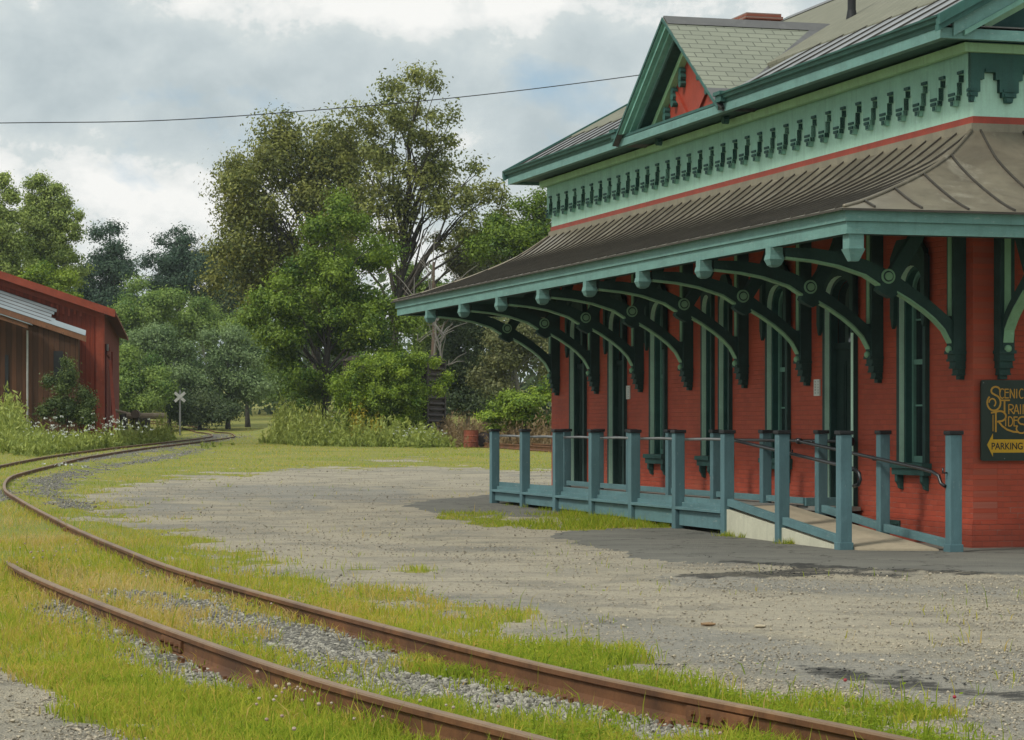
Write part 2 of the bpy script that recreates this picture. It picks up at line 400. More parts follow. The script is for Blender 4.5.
RAIL_NRM = np.stack([-_d[:, 1], _d[:, 0]], 1)         # towards the left of the line of travel
RAIL_L = RAIL_R + RAIL_NRM * 1.505
def rail_x(y): return np.interp(y, RAIL_R[:, 1], RAIL_R[:, 0])
def ground_z(x, y, soil=True):
    x = np.asarray(x, float); y = np.asarray(y, float)
    z = 0.1 * sst((y - 32) / 18) + 0.0055 * np.maximum(0, y - 50) + 0.022 * np.maximum(0, y - 195) * (y < 700)
    c = rail_x(y) - 0.75
    z = z + 0.85 * sst((c - 2.4 - x) / 6) * sst((y - 88) / 30)
    if soil: z = z + (0.05 * sst((y - 15) / 7) + .03 * sst((y - 26) / 10)) * sst((2.0 - np.abs(x - c)) / .5)
    if soil: z = z + 0.16 * sst((.95 - np.abs(x - np.interp(y, RAIL_L[:, 1], RAIL_L[:, 0]))) / .5) * sst((y - 24.4) / 2.2) * sst((29.5 - y) / 2.5)
    z = z + 1.5 * np.exp(-((x + 15.6) / 3.2) ** 2 - ((y - 190) / 9) ** 2)
    return z
def unproj(u, v):
    u = np.asarray(u, float); v = np.asarray(v, float)
    lo = np.full(u.shape, 2.0); hi = np.full(u.shape, 400.0); t = (u - 512) / F
    for _ in range(40):
        mid = (lo + hi) / 2
        vv = HZ + (CAMH - ground_z(t * mid, mid)) * F / mid
        up = vv > v
        lo = np.where(up, mid, lo); hi = np.where(up, hi, mid)
    y = (lo + hi) / 2
    return t * y, y
def px(u, v, D):        # a picture point at distance D
    return ((u - 512) / F * D, D, CAMH + (HZ - v) / F * D)
def plan(poly):
    p = np.array(poly, float); x, y = unproj(p[:, 0], p[:, 1]); return np.stack([x, y], 1)
def poly_sd(P, x, y):
    """signed distance to a plan polygon, positive inside"""
    d = np.full(x.shape, 1e9); ins = np.zeros(x.shape, bool); n = len(P)
    for i in range(n):
        a = P[i]; b = P[(i + 1) % n]; e = b - a
        t = np.clip(((x - a[0]) * e[0] + (y - a[1]) * e[1]) / max(1e-9, e @ e), 0, 1)
        d = np.minimum(d, np.hypot(x - a[0] - t * e[0], y - a[1] - t * e[1]))
        c = ((a[1] > y) != (b[1] > y)) & (x < (b[0] - a[0]) * (y - a[1]) / (b[1] - a[1] + 1e-12) + a[0])
        ins ^= c
    return np.where(ins, d, -d)
_ph = RNG.uniform(0, 6.28, (3, 24)); _fr = RNG.normal(0, 1, (2, 24))
def fnoise(x, y, scale, octs=4):
    """cheap smooth noise, about -1..1"""
    z = 0; amp = 1; tot = 0
    for o in range(octs):
        k = scale * 1.9 ** o
        for j in range(4):
            i = (o * 4 + j) % 24
            z = z + amp * np.sin(k * (_fr[0, i] * x + _fr[1, i] * y) + _ph[0, i] + 1.7 * np.sin(k * 0.6 * (_fr[1, i] * x - _fr[0, i] * y) + _ph[1, i]))
        tot += amp * 2.2; amp *= 0.62
    return z / tot
# ================================================================== the station
ST_ANG = math.atan2(712, 2460)
ST = empty('train_station', (6.05, 32.26, 0.0), ST_ANG)
tag(ST, 'red brick railway depot with teal trim and a wide bracketed canopy', 'station')
LN, WD = 18.85, 11.0            # length along the track, width
# openings along the platform wall: centre, width, kind
OPEN = [(1.76, .92, 'w'), (4.24, 1.15, 'd'), (6.64, .92, 'w'), (8.93, 0.52, 'w'), (9.75, 0.52, 'w'), (12.25, .84, 'w'), (14.55, .98, 'd'), (16.98, 1.0, 'd')]
SILL, HEAD, DECK = 1.08, 4.02, 0.42
m = MB()
edges = [0.0]
for c, w, k in OPEN: edges += [c - w / 2 + 0.03, c + w / 2 - 0.03]
edges.append(LN)
for i in range(0, len(edges), 2): m.box(0, 0.35, edges[i], edges[i + 1], 0.0, 5.57)
for (c, w, k) in OPEN:
    y0, y1 = c - w / 2 + 0.03, c + w / 2 - 0.03
    m.box(0, 0.35, y0, y1, HEAD, 5.57)
    m.box(0, 0.35, y0, y1, 0.0, SILL - 0.06 if k == 'w' else DECK - 0.08)
m.build('wall', 'brick_y', ST)
for y0 in (0.0, LN - .35):
    m = MB(); m.box(0.352, WD, y0, y0 + .35, 0, 5.57); m.build('wall', 'brick_x', ST)
m = MB(); m.box(WD - 0.35, WD - 0.002, 0.352, LN - 0.352, 0, 5.57); m.build('wall', 'brick_y', ST)
m = MB()   # base course, slightly proud
m.box(-0.045, -0.002, -0.045, LN + 0.045, -0.1, 0.29); m.box(-0.025, -0.002, -0.025, LN, 0.292, 0.335)
m.build('base_course', 'brick_y', ST)
m = MB(); m.box(0.0, WD, -0.045, -0.002, -0.1, 0.29); m.box(0.0, WD, -0.025, -0.002, 0.292, 0.335); m.build('base_course', 'brick_x', ST)
m = MB(); m.box(0.40, 0.42, 0.36, LN - .36, 0.3, 4.2); m.box(0.36, WD - .36, .36, LN - .36, 4.6, 4.7); m.build('inner_partition', 'cap_black', ST)
m = MB(); m.box(-0.07, -0.047, 2.12, 2.42, 0.10, 0.27); m.box(-0.085, -0.071, 2.15, 2.39, .13, .15); m.box(-0.085, -0.071, 2.15, 2.39, .17, .19); m.box(-0.085, -0.071, 2.15, 2.39, .21, .23)
m.build('foundation_vent', 'dark_green', ST)

# ---- windows and doors
def arch(hw, z0, zs, zt, n=12):
    """jamb up, arch over, jamb down: list of (y, z)"""
    P = [(-hw, z0 + (zs - z0) * i / 4) for i in range(5)]
    for i in range(1, n): t = math.pi * i / n; P.append((-hw * math.cos(t), zs + (zt - zs) * math.sin(t) ** 0.85))
    return P + [(hw, zs - (zs - z0) * i / 4) for i in range(5)]
def outline(hw, z0, zc, zt, cut, n=12):
    """jamb up, clipped corner, flat top, down: same count as arch()"""
    P = [(-hw, z0 + (zc - z0) * i / 4) for i in range(5)]
    top = [(-hw, zc), (-hw + cut, zt), (hw - cut, zt), (hw, zc)]
    seg = [math.dist(top[i], top[i + 1]) for i in range(3)]; tot = sum(seg)
    for i in range(1, n):
        s = tot * i / n
        for j in range(3):
            if s <= seg[j] or j == 2: break
            s -= seg[j]
        a, b = top[j], top[j + 1]; t = s / seg[j]; P.append((a[0] + (b[0] - a[0]) * t, a[1] + (b[1] - a[1]) * t))
    return P + [(hw, zc - (zc - z0) * i / 4) for i in range(5)]
def ring(m, A, B, x0, x1, mi_f, mi_in):
    """frame between outline A (outside) and B (inside), front x0, back x1; the reveal gets mi_in"""
    f = lambda P, x: [(x, p[0], p[1]) for p in P]
    m.strip(f(A, x0), f(B, x0), mi_f); m.strip(f(A, x1), f(A, x0), mi_f); m.strip(f(B, x0), f(B, x1), mi_in)
    m.add([(x0, *A[0]), (x0, *B[0]), (x1, *B[0]), (x1, *A[0])], [(0, 1, 2, 3)], mi_f)
    m.add([(x0, *A[-1]), (x0, *B[-1]), (x1, *B[-1]), (x1, *A[-1])], [(0, 1, 2, 3)], mi_f)
def make_opening(w, kind):
    r = bpy.data.objects.new('window' if kind == 'w' else 'door', None)
    hw = w / 2; z0 = SILL if kind == 'w' else DECK; zs, zt = 3.42 - (0.0 if w > .7 else -.1), 3.80
    ins = 0.09 if w > 0.7 else 0.065
    m = MB(); B = arch(hw - ins, z0, zs, zt); A = outline(hw, z0, 3.9, 4.10, 0.16)
    ring(m, A, B, -0.065, 0.012, 0, 1)
    m.build('casing', ['dark_green', 'strip_green'], r, recalc=False)
    if w > 0.7:           # hood with hanging ears
        m = MB(); A2 = outline(hw + 0.085, 3.08, 3.93, 4.17, 0.20); B2 = outline(hw - 0.035, 3.08, 3.86, 4.03, 0.18)
        ring(m, A2, B2, -0.125, -0.066, 0, 0); m.strip([(-0.066, *p) for p in B2], [(-0.066, *p) for p in A2])
        for sg in (-1, 1):
            y = sg * (hw + 0.025); m.prism([(y - .055, 3.08), (y - .03, 2.98), (y, 2.94), (y + .03, 2.98), (y + .055, 3.08)], lambda p, t: (t, p[0], p[1]), -0.12, -0.07)
        m.build('hood', 'dark_green', r)
    hi = hw - ins; f = 0.05 if w > .7 else .035
    m = MB(); A = arch(hi + .001, z0, zs, zt + .001); B = arch(hi - f, z0 + .0, zs, zt - f); ring(m, A, B, 0.014, 0.13, 0, 0)
    if kind == 'w':
        A = B; B = arch(hi - f - .05, z0, zs, zt - f - .05); ring(m, A, B, 0.105, 0.17, 1, 1)
        h2 = hi - f - 0.05
        m.box(0.11, 0.17, -h2, h2, z0, z0 + 0.09, 1); m.box(0.112, 0.17, -h2, h2, 2.44, 2.51, 1)
        if w > .7:
            m.box(0.13, 0.168, -0.014, 0.014, z0 + .09, 2.44, 1); m.box(0.13, 0.168, -0.014, 0.014, 2.51, zt - f - .04, 1)
            m.box(0.132, 0.168, -h2, h2, 1.86, 1.885, 1); m.box(0.132, 0.168, -h2, h2, 3.05, 3.075, 1)
        m.build('sash', ['dark_teal', 'mid_teal' if w > .7 else 'dark_teal'], r, recalc=False)
        g = MB(); g.add([(0.15, *p) for p in arch(hi - f - .02, z0 + .02, zs, zt - f - .02)], [tuple(range(len(A)))]); g.box(.3, .31, -hi, hi, z0, zt)
        g.build('pane', 'glass', r)
        s = MB(); s.box(-0.15, -0.001, -hw - .07, hw + .07, SILL - 0.075, SILL - 0.002); s.box(-0.115, -0.001, -hw - .05, hw + .05, SILL - 0.17, SILL - 0.0755); s.box(-.0, .2, -hw + .04, hw - .04, SILL - .06, SILL - .003)
        for sg in (-1, 1):
            y = sg * (hw - 0.06)
            s.prism([(-0.10, SILL - .171), (-0.10, SILL - .26), (-.065, SILL - .31), (-.05, SILL - .36), (-.002, SILL - .38), (-.002, SILL - .171)], lambda p, t: (p[0], t, p[1]), y - .04, y + .04)
        s.build('sill', 'dark_teal', r)
    else:
        m.build('frame', 'dark_green', r, recalc=False)
        h2 = hi - f
        d = MB(); d.box(0.10, 0.15, -h2, h2, z0 + .02, 2.72)
        for zz0, zz1 in ((z0 + .2, 1.25), (1.45, 2.55)):
            for yy0, yy1 in ((-h2 + .09, -.05), (.05, h2 - .09)):
                d.box(0.088, 0.0995, yy0, yy1, zz0, zz1); d.box(0.080, 0.0875, yy0 + .05, yy1 - .05, zz0 + .05, zz1 - .05)
        d.box(0.07, 0.16, -h2, h2, 2.722, 2.82)
        lf = d.build('leaf', 'door_green', r)
        k = MB(); k.ball((0.05, h2 - .07, 1.4), .03); k.tube([(.05, h2 - .07, 1.4), (.1, h2 - .07, 1.4)], .012); k.build('knob', 'cap_black', lf, smooth=True)
        g = MB(); g.add([(0.13, *p) for p in arch(h2 - .01, 2.82, zs, zt - f - .01)], [tuple(range(len(A)))]); g.build('transom_pane', 'glass', r)
        t = MB(); t.box(-0.16, 0.1, -hw + .03, hw - .03, DECK - .075, DECK - .001); t.build('threshold', 'cap_black', r)
    COL.objects.link(r); return r
protos = {}
for c, w, k in OPEN:
    key = (round(w, 1), k)
    if key not in protos: o = protos[key] = make_opening(w, k); o.parent = ST
    else: o = copy_tree(protos[key], ST)
    o.location = (0, c, 0)
    if abs(c - 4.24) < .01:      # the near door keeps a light strip on both casings
        q = MB(); q.box(-0.075, -0.0655, -w / 2 + .012, -w / 2 + .085, DECK, 3.4); q.build('casing_strip', 'strip_green', o)
    if abs(c - 12.25) < .01:      # pale sheets painting the bright sky onto the far window's glass
        q = MB(); q.box(0.142, 0.147, -.27, .27, SILL + .1, 2.43); q.box(0.142, 0.147, -.27, .27, 2.52, 3.3); q.build('painted_sky_sheet', 'glass_sky', o)

# ---- frieze: mint board, stepped board over it, mouldings
def ringbox(m, o, z0, z1, th=0.03, mi=None):
    """a band of boards round the building, outer face o metres proud"""
    m.box(-o, -o + th, -o, LN + o, z0, z1, mi); m.box(WD + o - th, WD + o, -o, LN + o, z0, z1, mi)
    m.box(-o + th, WD + o - th, -o, -o + th, z0, z1, mi); m.box(-o + th, WD + o - th, LN + o - th, LN + o, z0, z1, mi)
m = MB(); ringbox(m, 0.05, 5.43, 5.555, 0.06); m.build('flashing', 'flash', ST)
m = MB(); ringbox(m, 0.015, 5.557, 5.65, 0.03); m.build('red_band', 'red_trim', ST)
m = MB(); ringbox(m, 0.0, 5.652, 6.62, 0.05); m.build('frieze', 'mint', ST)
def stepped(length, per, n):
    h = [(-.5 * per, 6.22), (-.19 / .54 * per, 6.22), (-.19 / .54 * per, 6.13), (-.135 / .54 * per, 6.13), (-.135 / .54 * per, 5.965), (-.10 / .54 * per, 5.965), (-.10 / .54 * per, 5.90),
         (-.06 / .54 * per, 5.90), (-.045 / .54 * per, 5.83)]
    h = h + [(-p[0], p[1]) for p in h[::-1]]
    P = []
    for i in range(n + 1):
        for x, z in h:
            xx = i * per + x
            if -1e-6 <= xx <= length + 1e-6: P.append((xx, z))
    P = [(0, P[0][1])] + P + [(length, P[-1][1])]
    return P
def step_board(m, length, n, fn, o0, o1):
    P = stepped(length, length / n, n)
    lo = P; up = [(p[0], 6.5) for p in P]
    m.band(lo, up, fn, o0, o1, 0); m.strip([fn(p, o0 + .0005) for p in lo], [fn((p[0], p[1] + 1e-4), o1) for p in lo], 1)  # side and bottom faces of the teeth take the darker material
    per = length / n
    for i in range(n + 1):       # little corbel blocks on every tooth
        c = i * per
        for w_, za, zb, d in ((.075, 5.905, 5.945, .022), (.09, 5.97, 6.005, .018), (.04, 5.84, 5.895, .01)):
            a, b = max(-.05, c - w_), min(length + .05, c + w_)
            q0, q1 = fn((a, za), o0 - d), fn((b, zb), o0 - .001)
            m.box(min(q0[0], q1[0]), max(q0[0], q1[0]), min(q0[1], q1[1]), max(q0[1], q1[1]), za, zb, 1)
        a, b = c + per / 2 - .075, c + per / 2 + .075
        if b < length:
            q0, q1 = fn((a, 6.225), o0 - .03), fn((b, 6.265), o0 - .001); m.box(min(q0[0], q1[0]), max(q0[0], q1[0]), min(q0[1], q1[1]), max(q0[1], q1[1]), 6.225, 6.265, 1)
m = MB()
step_board(m, LN + .15, 35, lambda p, t: (t, p[0] - .075, p[1]), -0.075, -0.002)
m.build('stepped_trim', ['trim_teal', 'dark_teal'], ST)
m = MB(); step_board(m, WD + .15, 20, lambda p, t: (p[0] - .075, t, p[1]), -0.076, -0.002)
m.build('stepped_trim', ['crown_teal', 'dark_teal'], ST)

# ---- cornice
def eave_ring(m, prof, mi=None):
    """prof: list of (overhang, z); a closed moulding round the eaves, overhang at the ends 0.8 of the sides"""
    k = len(prof)
    loops = []
    for o, z in prof:
        oe = o * 0.8
        loops.append([(-o, -oe, z), (WD + o, -oe, z), (WD + o, LN + oe, z), (-o, LN + oe, z)])
    for i in range(k):
        A, B = loops[i], loops[(i + 1) % k]
        for j in range(4):
            j2 = (j + 1) % 4; m.add([A[j], A[j2], B[j2], B[j]], [(0, 1, 2, 3)], mi)
m = MB(); eave_ring(m, [(0.005, 6.50), (0.10, 6.50), (0.115, 6.58), (0.115, 6.625), (0.005, 6.625)]); m.build('soffit_neck', 'dark_teal', ST)
cor = MB(); eave_ring(cor, [(0.0, 6.628), (0.72, 6.60), (0.72, 6.66), (0.0, 6.70)]); cor = cor.build('cornice', 'dark_teal', ST)
m = MB(); eave_ring(m, [(0.117, 6.47), (0.205, 6.47), (0.215, 6.585), (0.117, 6.605)]); m.build('bed_moulding', 'bed_green', cor)
m = MB(); eave_ring(m, [(0.64, 6.555), (0.755, 6.555), (0.755, 6.69), (0.64, 6.69)]); m.build('fascia', 'teal', cor)
m = MB()   # crown gutter on the two long sides
PR = [(.70, 6.692), (.765, 6.692), (.775, 6.735), (.82, 6.755), (.835, 6.80), (.86, 6.81), (.865, 6.835), (.845, 6.84), (.70, 6.79)]
for sx in (0, 1):
    for y0, y1 in ((-.66, 7.08), (12.32, LN + .66)):
        m = MB(); m.prism(PR, lambda p, t: ((-p[0]) if sx == 0 else WD + p[0], t, p[1]), y0, y1); m.build('gutter', 'crown_teal', cor)

# ---- main roof
SL = 0.55; RB = WD / 2; EZ = 6.815
def rz(b): return EZ + SL * (b + 0.83)
ridge = rz(RB); A0, A1 = -0.70, LN + 0.70
m = MB()
for sg in (0, 1):
    X = lambda b: b if sg == 0 else WD - b
    bf = 0.5
    m.hexa([(X(bf), A0, rz(bf) - .1), (X(RB), A0, ridge - .1), (X(RB), A1, ridge - .1), (X(bf), A1, rz(bf) - .1), (X(bf), A0, rz(bf)), (X(RB), A0, ridge), (X(RB), A1, ridge), (X(bf), A1, rz(bf))], 0)
    e0 = -.80
    for ya, yb in (((A0, 7.08), (12.32, A1)) if sg == 0 else ((A0, A1),)):
     P_ = lambda b, y, dz: (X(b), y, rz(b) + dz)
     m.hexa([P_(e0, ya, -.045), P_(bf, ya, -.1), P_(bf, yb, -.1), P_(e0, yb, -.045), P_(e0, ya, -.02), P_(bf, ya, -.02), P_(bf, yb, -.02), P_(e0, yb, -.02)], 1)
    y = A0 + .02
    while y < A1:
        if sg or not 7.0 < y < 12.33:
            m.hexa([(X(e0), y, rz(e0) - .02), (X(bf + .02), y, rz(bf)), (X(bf + .02), y + .022, rz(bf)), (X(e0), y + .022, rz(e0) - .02), (X(e0), y, rz(e0) + .008), (X(bf + .02), y, rz(bf + .02) + .012), (X(bf + .02), y + .022, rz(bf + .02) + .012), (X(e0), y + .022, rz(e0) + .008)], 2)
        y += 0.86
roof = m.build('roof', ['shingle_main', 'silver_metal', 'seam'], ST)
m = MB(); m.prism([(RB - .22, ridge - .10), (RB, ridge + .035), (RB + .22, ridge - .10), (RB + .2, ridge - .12), (RB, ridge), (RB - .2, ridge - .12)], lambda p, t: (p[0], t, p[1]), A0, A1); m.build('ridge_cap', 'grey_metal', roof)
m = MB(); cy, cx = 14.0, 2.55; zb = rz(2.0) - .1
m.box(cx - .34, cx + .34, cy - .38, cy + .38, zb, 9.19); m.box(cx - .375, cx + .375, cy - .42, cy + .42, 9.192, 9.25); m.box(cx - .35, cx + .35, cy - .39, cy + .39, 9.252, 9.31)
m.build('chimney', 'chimney_brick', roof)
m = MB(); vz = rz(2.1)
m.tube([(2.1, 8.6, vz - .1), (2.1, 8.6, vz + .9)], .07, 14); m.tube([(2.1, 8.6, vz - .06), (2.1, 8.6, vz + .10)], [.10, .075], 14); m.build('vent_pipe', 'cap_black', roof, smooth=False)

# ---- dormer gable over the platform
DC, DH, DZ, DS = 9.70, 2.62, 8.44, 0.695     # centre, half width, ridge height, slope
dm = MB()
zed = DZ - DS * DH
for sg in (-1, 1):
    bk0 = (DZ - EZ) / SL - .83 + .15; bk1 = -.55
    p = [(-.862, DC, DZ), (bk0, DC, DZ), (bk1, DC + sg * DH, zed), (-.862, DC + sg * DH, zed)]
    dm.hexa([(q[0], q[1], q[2] - .026) for q in p] + p, 0)
    # metal flashing along the foot of the slope and in the valley
    pts = [(-.866, .80), (-.866, 1.0), (bk1 + .02, 1.0), (.42, .80)]
    q = [(b, DC + sg * DH * k, DZ - DS * DH * k) for b, k in pts]
    dm.hexa([(a[0], a[1], a[2] - .05) for a in q] + [(a[0], a[1], a[2] + .012) for a in q], 1)
    vv = []
    for b, k in ((bk0 + .05, 0.0), (bk0 - .35, 0.0), (bk1 - .25, 1.0), (bk1 + .3, 1.0)): vv.append((b, DC + sg * DH * k, DZ - DS * DH * k))
    dm.hexa([(a[0], a[1], a[2] - .06) for a in vv] + [(a[0], a[1], a[2] + .018) for a in vv], 1)
dormer = dm.build('dormer', ['shingle_dormer', 'grey_metal'], ST)
m = MB(); m.prism([(DC - .2, DZ - .12), (DC, DZ + .04), (DC + .2, DZ - .12), (DC, DZ - .02)], lambda p, t: (t, p[0], p[1]), -.84, 2.5); m.build('ridge_cap', 'grey_metal', dormer)
m = MB(); m.prism([(DC - DH + .3, 6.72), (DC, DZ - .14), (DC + DH - .3, 6.72)], lambda p, t: (t, p[0], p[1]), -.30, .08)
m.build('tympanum', 'red_trim', dormer)
def rake(m, x0, x1, d0, d1, mi=0, ext=0.0):
    """board along both slopes between depths d0..d1 under the roof line"""
    for sg in (-1, 1):
        P = [(0, -d0), (DH + ext, -DS * (DH + ext) - d0), (DH + ext, -DS * (DH + ext) - d1), (0, -d1)]
        m.prism([(DC + sg * p[0], DZ + p[1]) for p in P], lambda p, t: (t, p[0], p[1]), x0, x1, mi)
m = MB(); rake(m, -.85, -.77, .028, .07); rake(m, -.80, -.69, .07, .15); rake(m, -.72, -.60, .15, .22); m.build('rake_board', 'dormer_teal', dormer); m = MB(); rake(m, -.872, -.8625, -.014, .05); m.build('rake_edge', 'crown_teal', dormer); pass
m = MB(); rake(m, -.63, -.46, .22, .285, ext=-.05); m.build('rake_fascia', 'teal', dormer)
m = MB(); rake(m, -.60, .02, .29, .31, ext=-.1); m.build('soffit', 'dark_green', dormer)
m = MB(); rake(m, -.42, -.302, .311, .44, ext=-.3); m.build('bed_moulding', 'bed_green', dormer)
for sg in (-1, 1):
    for k in (.22, .42, .62, .82):
        m = MB()
        y = DC + sg * (DH - .55) * k * .95; z = DZ - .60 - DS * (DH - .55) * k
        for dy, dz, r in ((0, 0, .075), (0, .10, .06), (0, -.11, .065)): m.tube([(-.40, y + dy, z + dz), (-.302, y + dy, z + dz)], r, 10)
        m.build('gable_bracket', 'crown_teal', dormer)
m = MB()
for sg in (-1, 1): m.prism([(DC + sg * .05, 6.75), (DC + sg * .17, 6.75), (DC + sg * 1.0, 7.35), (DC + sg * .93, 7.45)], lambda p, t: (t, p[0], p[1]), -.345, -.302)
m.build('brace', 'red_trim', dormer)
m = MB(); m.box(-.76, -.02, DC - DH + .0, DC + DH, 6.70, 6.745); m.build('apron', 'dark_teal', dormer)
for sg in (-1, 1):
    m = MB(); y = DC + sg * (DH - .02); m.box(-.86, -.60, y - .12, y + .12, 6.70, 6.80); m.box(-.89, -.62, y - .15, y + .15, 6.802, 6.86)
    m.build('rake_return', 'crown_teal', dormer)

for o in kids(dormer):
    if o.name.split('.')[0] in ('rake_board', 'rake_fascia', 'soffit', 'bed_moulding'): clip_below(o, 6.747)
# ---- pediment of the near end and the far end
for yy, sg in ((0.0, -1), (LN, 1)):
    g = MB(); f = lambda p, t: (p[0], yy + sg * t, p[1])
    g.prism([(0.0, 6.705), (RB, rz(RB) - .35), (WD, 6.705)], f, -.06, 0.01)
    gb = g.build('gable', 'dark_teal', ST)
    def rk(m, t0, t1, d0, d1, e=-.84):
        for s2 in (0, 1):
            P = [(e, rz(e) - d0), (RB, ridge - d0), (RB, ridge - d1), (e, rz(e) - d1)]
            m.prism([(p[0] if s2 == 0 else WD - p[0], p[1]) for p in P], f, t0, t1)
    m = MB(); rk(m, .62, .74, -.035, .10); rk(m, .60, .70, .10, .18); m.build('rake_board', 'crown_teal', gb)
    m = MB(); rk(m, .55, .64, .182, .36, -.6); m.build('rake_fascia', 'teal', gb)
    m = MB(); rk(m, .50, .66, .362, .43, -.45); m.build('rake_moulding', 'mid_teal', gb)
    m = MB(); rk(m, .0, .56, .33, .36, -.4); m.build('soffit', 'dark_green', gb)
    m = MB(); rk(m, .012, .12, .40, .56, .1); m.build('bed_moulding', 'bed_green', gb)
    m = MB(); g_ = [(-.5, 6.718), (WD + .5, 6.718)]; m.prism([(-.72, 6.718), (WD + .72, 6.718), (WD + .72, 6.735), (-.72, 6.735)], f, .0, .60); m.build('cornice_cover', 'grey_metal', gb)

# ---- canopy
WB, WA = 2.75, 2.13
PROF = [(0.0, 5.45), (.1, 5.235), (.2, 5.04), (.3, 4.90), (.4, 4.775), (.5, 4.66), (.6, 4.555), (.7, 4.455), (.8, 4.36), (.9, 4.275), (1.0, 4.205)]
def cz(s):
    return float(np.interp(s, [p[0] for p in PROF], [p[1] for p in PROF]))
m = MB()
S_ = [i / 26 for i in range(27)]
def loop(s, dz=0.0, e=0.05): return [(-e - WB * s, -e - WA * s, cz(s) + dz), (WD + e + WB * s, -e - WA * s, cz(s) + dz), (WD + e + WB * s, LN + e + WA * s, cz(s) + dz), (-e - WB * s, LN + e + WA * s, cz(s) + dz)]
S2 = S_ + [1.018]
for i in range(len(S2) - 1):
    A, B = loop(min(S2[i], 1.0)) , loop(S2[i + 1]) if S2[i + 1] <= 1 else loop(1.018, -.012)
    for j in range(4): j2 = (j + 1) % 4; m.add([A[j], A[j2], B[j2], B[j]], [(0, 1, 2, 3)], 0)
A, B = loop(1.018, -.012), loop(1.018, -.04)
for j in range(4): j2 = (j + 1) % 4; m.add([A[j], A[j2], B[j2], B[j]], [(0, 1, 2, 3)], 1)
# standing seams: follow the slope, stop at the hips
def seam(fn, s0):
    ss = [s0 + (1 - s0) * i / 14 for i in range(15)]
    lo, up, lo2, up2 = [], [], [], []
    for s in ss:
        p, q = fn(s, -.013), fn(s, .013); lo.append((p[0], p[1], cz(s) - .01)); lo2.append((q[0], q[1], cz(s) - .01)); up.append((p[0], p[1], cz(s) + .028)); up2.append((q[0], q[1], cz(s) + .028))
    m.strip(lo, up, 1); m.strip(up, up2, 1); m.strip(up2, lo2, 1); m.add([lo[-1], up[-1], up2[-1], lo2[-1]], [(0, 1, 2, 3)], 1)
y = -WA + .22
while y < LN + WA:
    s0 = max(0.0, (-y - .05) / WA, (y - LN - .05) / WA)
    if s0 < .93: seam(lambda s, d: (-.05 - WB * s, y + d, 0), s0)
    y += 0.46
x = -WB + .35
while x < WD + WB:
    s0 = max(0.0, (-x - .05) / WB, (x - WD - .05) / WB)
    if s0 < .93:
        seam(lambda s, d: (x + d, -.05 - WA * s, 0), s0); seam(lambda s, d: (x + d, LN + .05 + WA * s, 0), s0)
    x += 0.62
can = m.build('canopy_roof', ['copper', 'seam'], ST)
for j in range(4):
    m = MB(); m.tube([Vector(loop(s)[j]) + Vector((0, 0, .012)) for s in S_], .024, 6); m.build('hip_roll', 'copper', can, smooth=True)
m = MB()
for (i0, i1) in ((0, 26),):
    for i in range(26):
        A, B = loop(S_[i] * .985, -.14), loop(S_[i + 1] * .985, -.14)
        for j in range(4): j2 = (j + 1) % 4; m.add([A[j], A[j2], B[j2], B[j]], [(3, 2, 1, 0)])
y = .45 - 2.6                       # rafters under the boards
while y < LN + 2:
    for k in range(4):
        yy = y + k * .65
        s0 = max(0.0, -yy / WA, (yy - LN) / WA)
        if s0 > .8: continue
        ss = [s0 + (.97 - s0) * i / 8 for i in range(9)]
        m.band([(-WB * s, cz(s) - .26) for s in ss], [(-WB * s, cz(s) - .142) for s in ss], lambda p, t: (p[0], t, p[1]), yy - .03, yy + .03)
    y += 2.6
m.build('soffit', 'dark_teal', can)
m = MB()
def fasc(o, z0, z1, th, b_add):
    wb, wa = WB + o, WA + o
    for j, (p, q) in enumerate((((-wb, -wa), (-wb, LN + wa)), ((WD + wb, -wa), (WD + wb, LN + wa)))):
        x = p[0]; m.box(min(x, x + th * (1 if j == 0 else -1)), max(x, x + th * (1 if j == 0 else -1)), p[1], q[1], z0, z1)
    for yy, sg in ((-wa, 1), (LN + wa, -1)): m.box(-wb + th, WD + wb - th, min(yy, yy + th * sg), max(yy, yy + th * sg), z0, z1)
fasc(0.02, 4.045, 4.185, .06, 0); fasc(-0.01, 3.895, 4.043, .05, 0); fasc(-.07, 3.93, 4.15, .05, 0)
m.build('fascia', 'teal', can)
m = MB()
for xx in (-2.66,): m.box(xx - .06, xx + .06, -2.0, LN + 2.0, 3.895, 4.06)
for yy in (-2.0, LN + 2.0): m.box(-2.5, WD + 2.5, yy - .08, yy + .08, 3.895, 4.06)
m.build('purlin', 'dark_green', can)

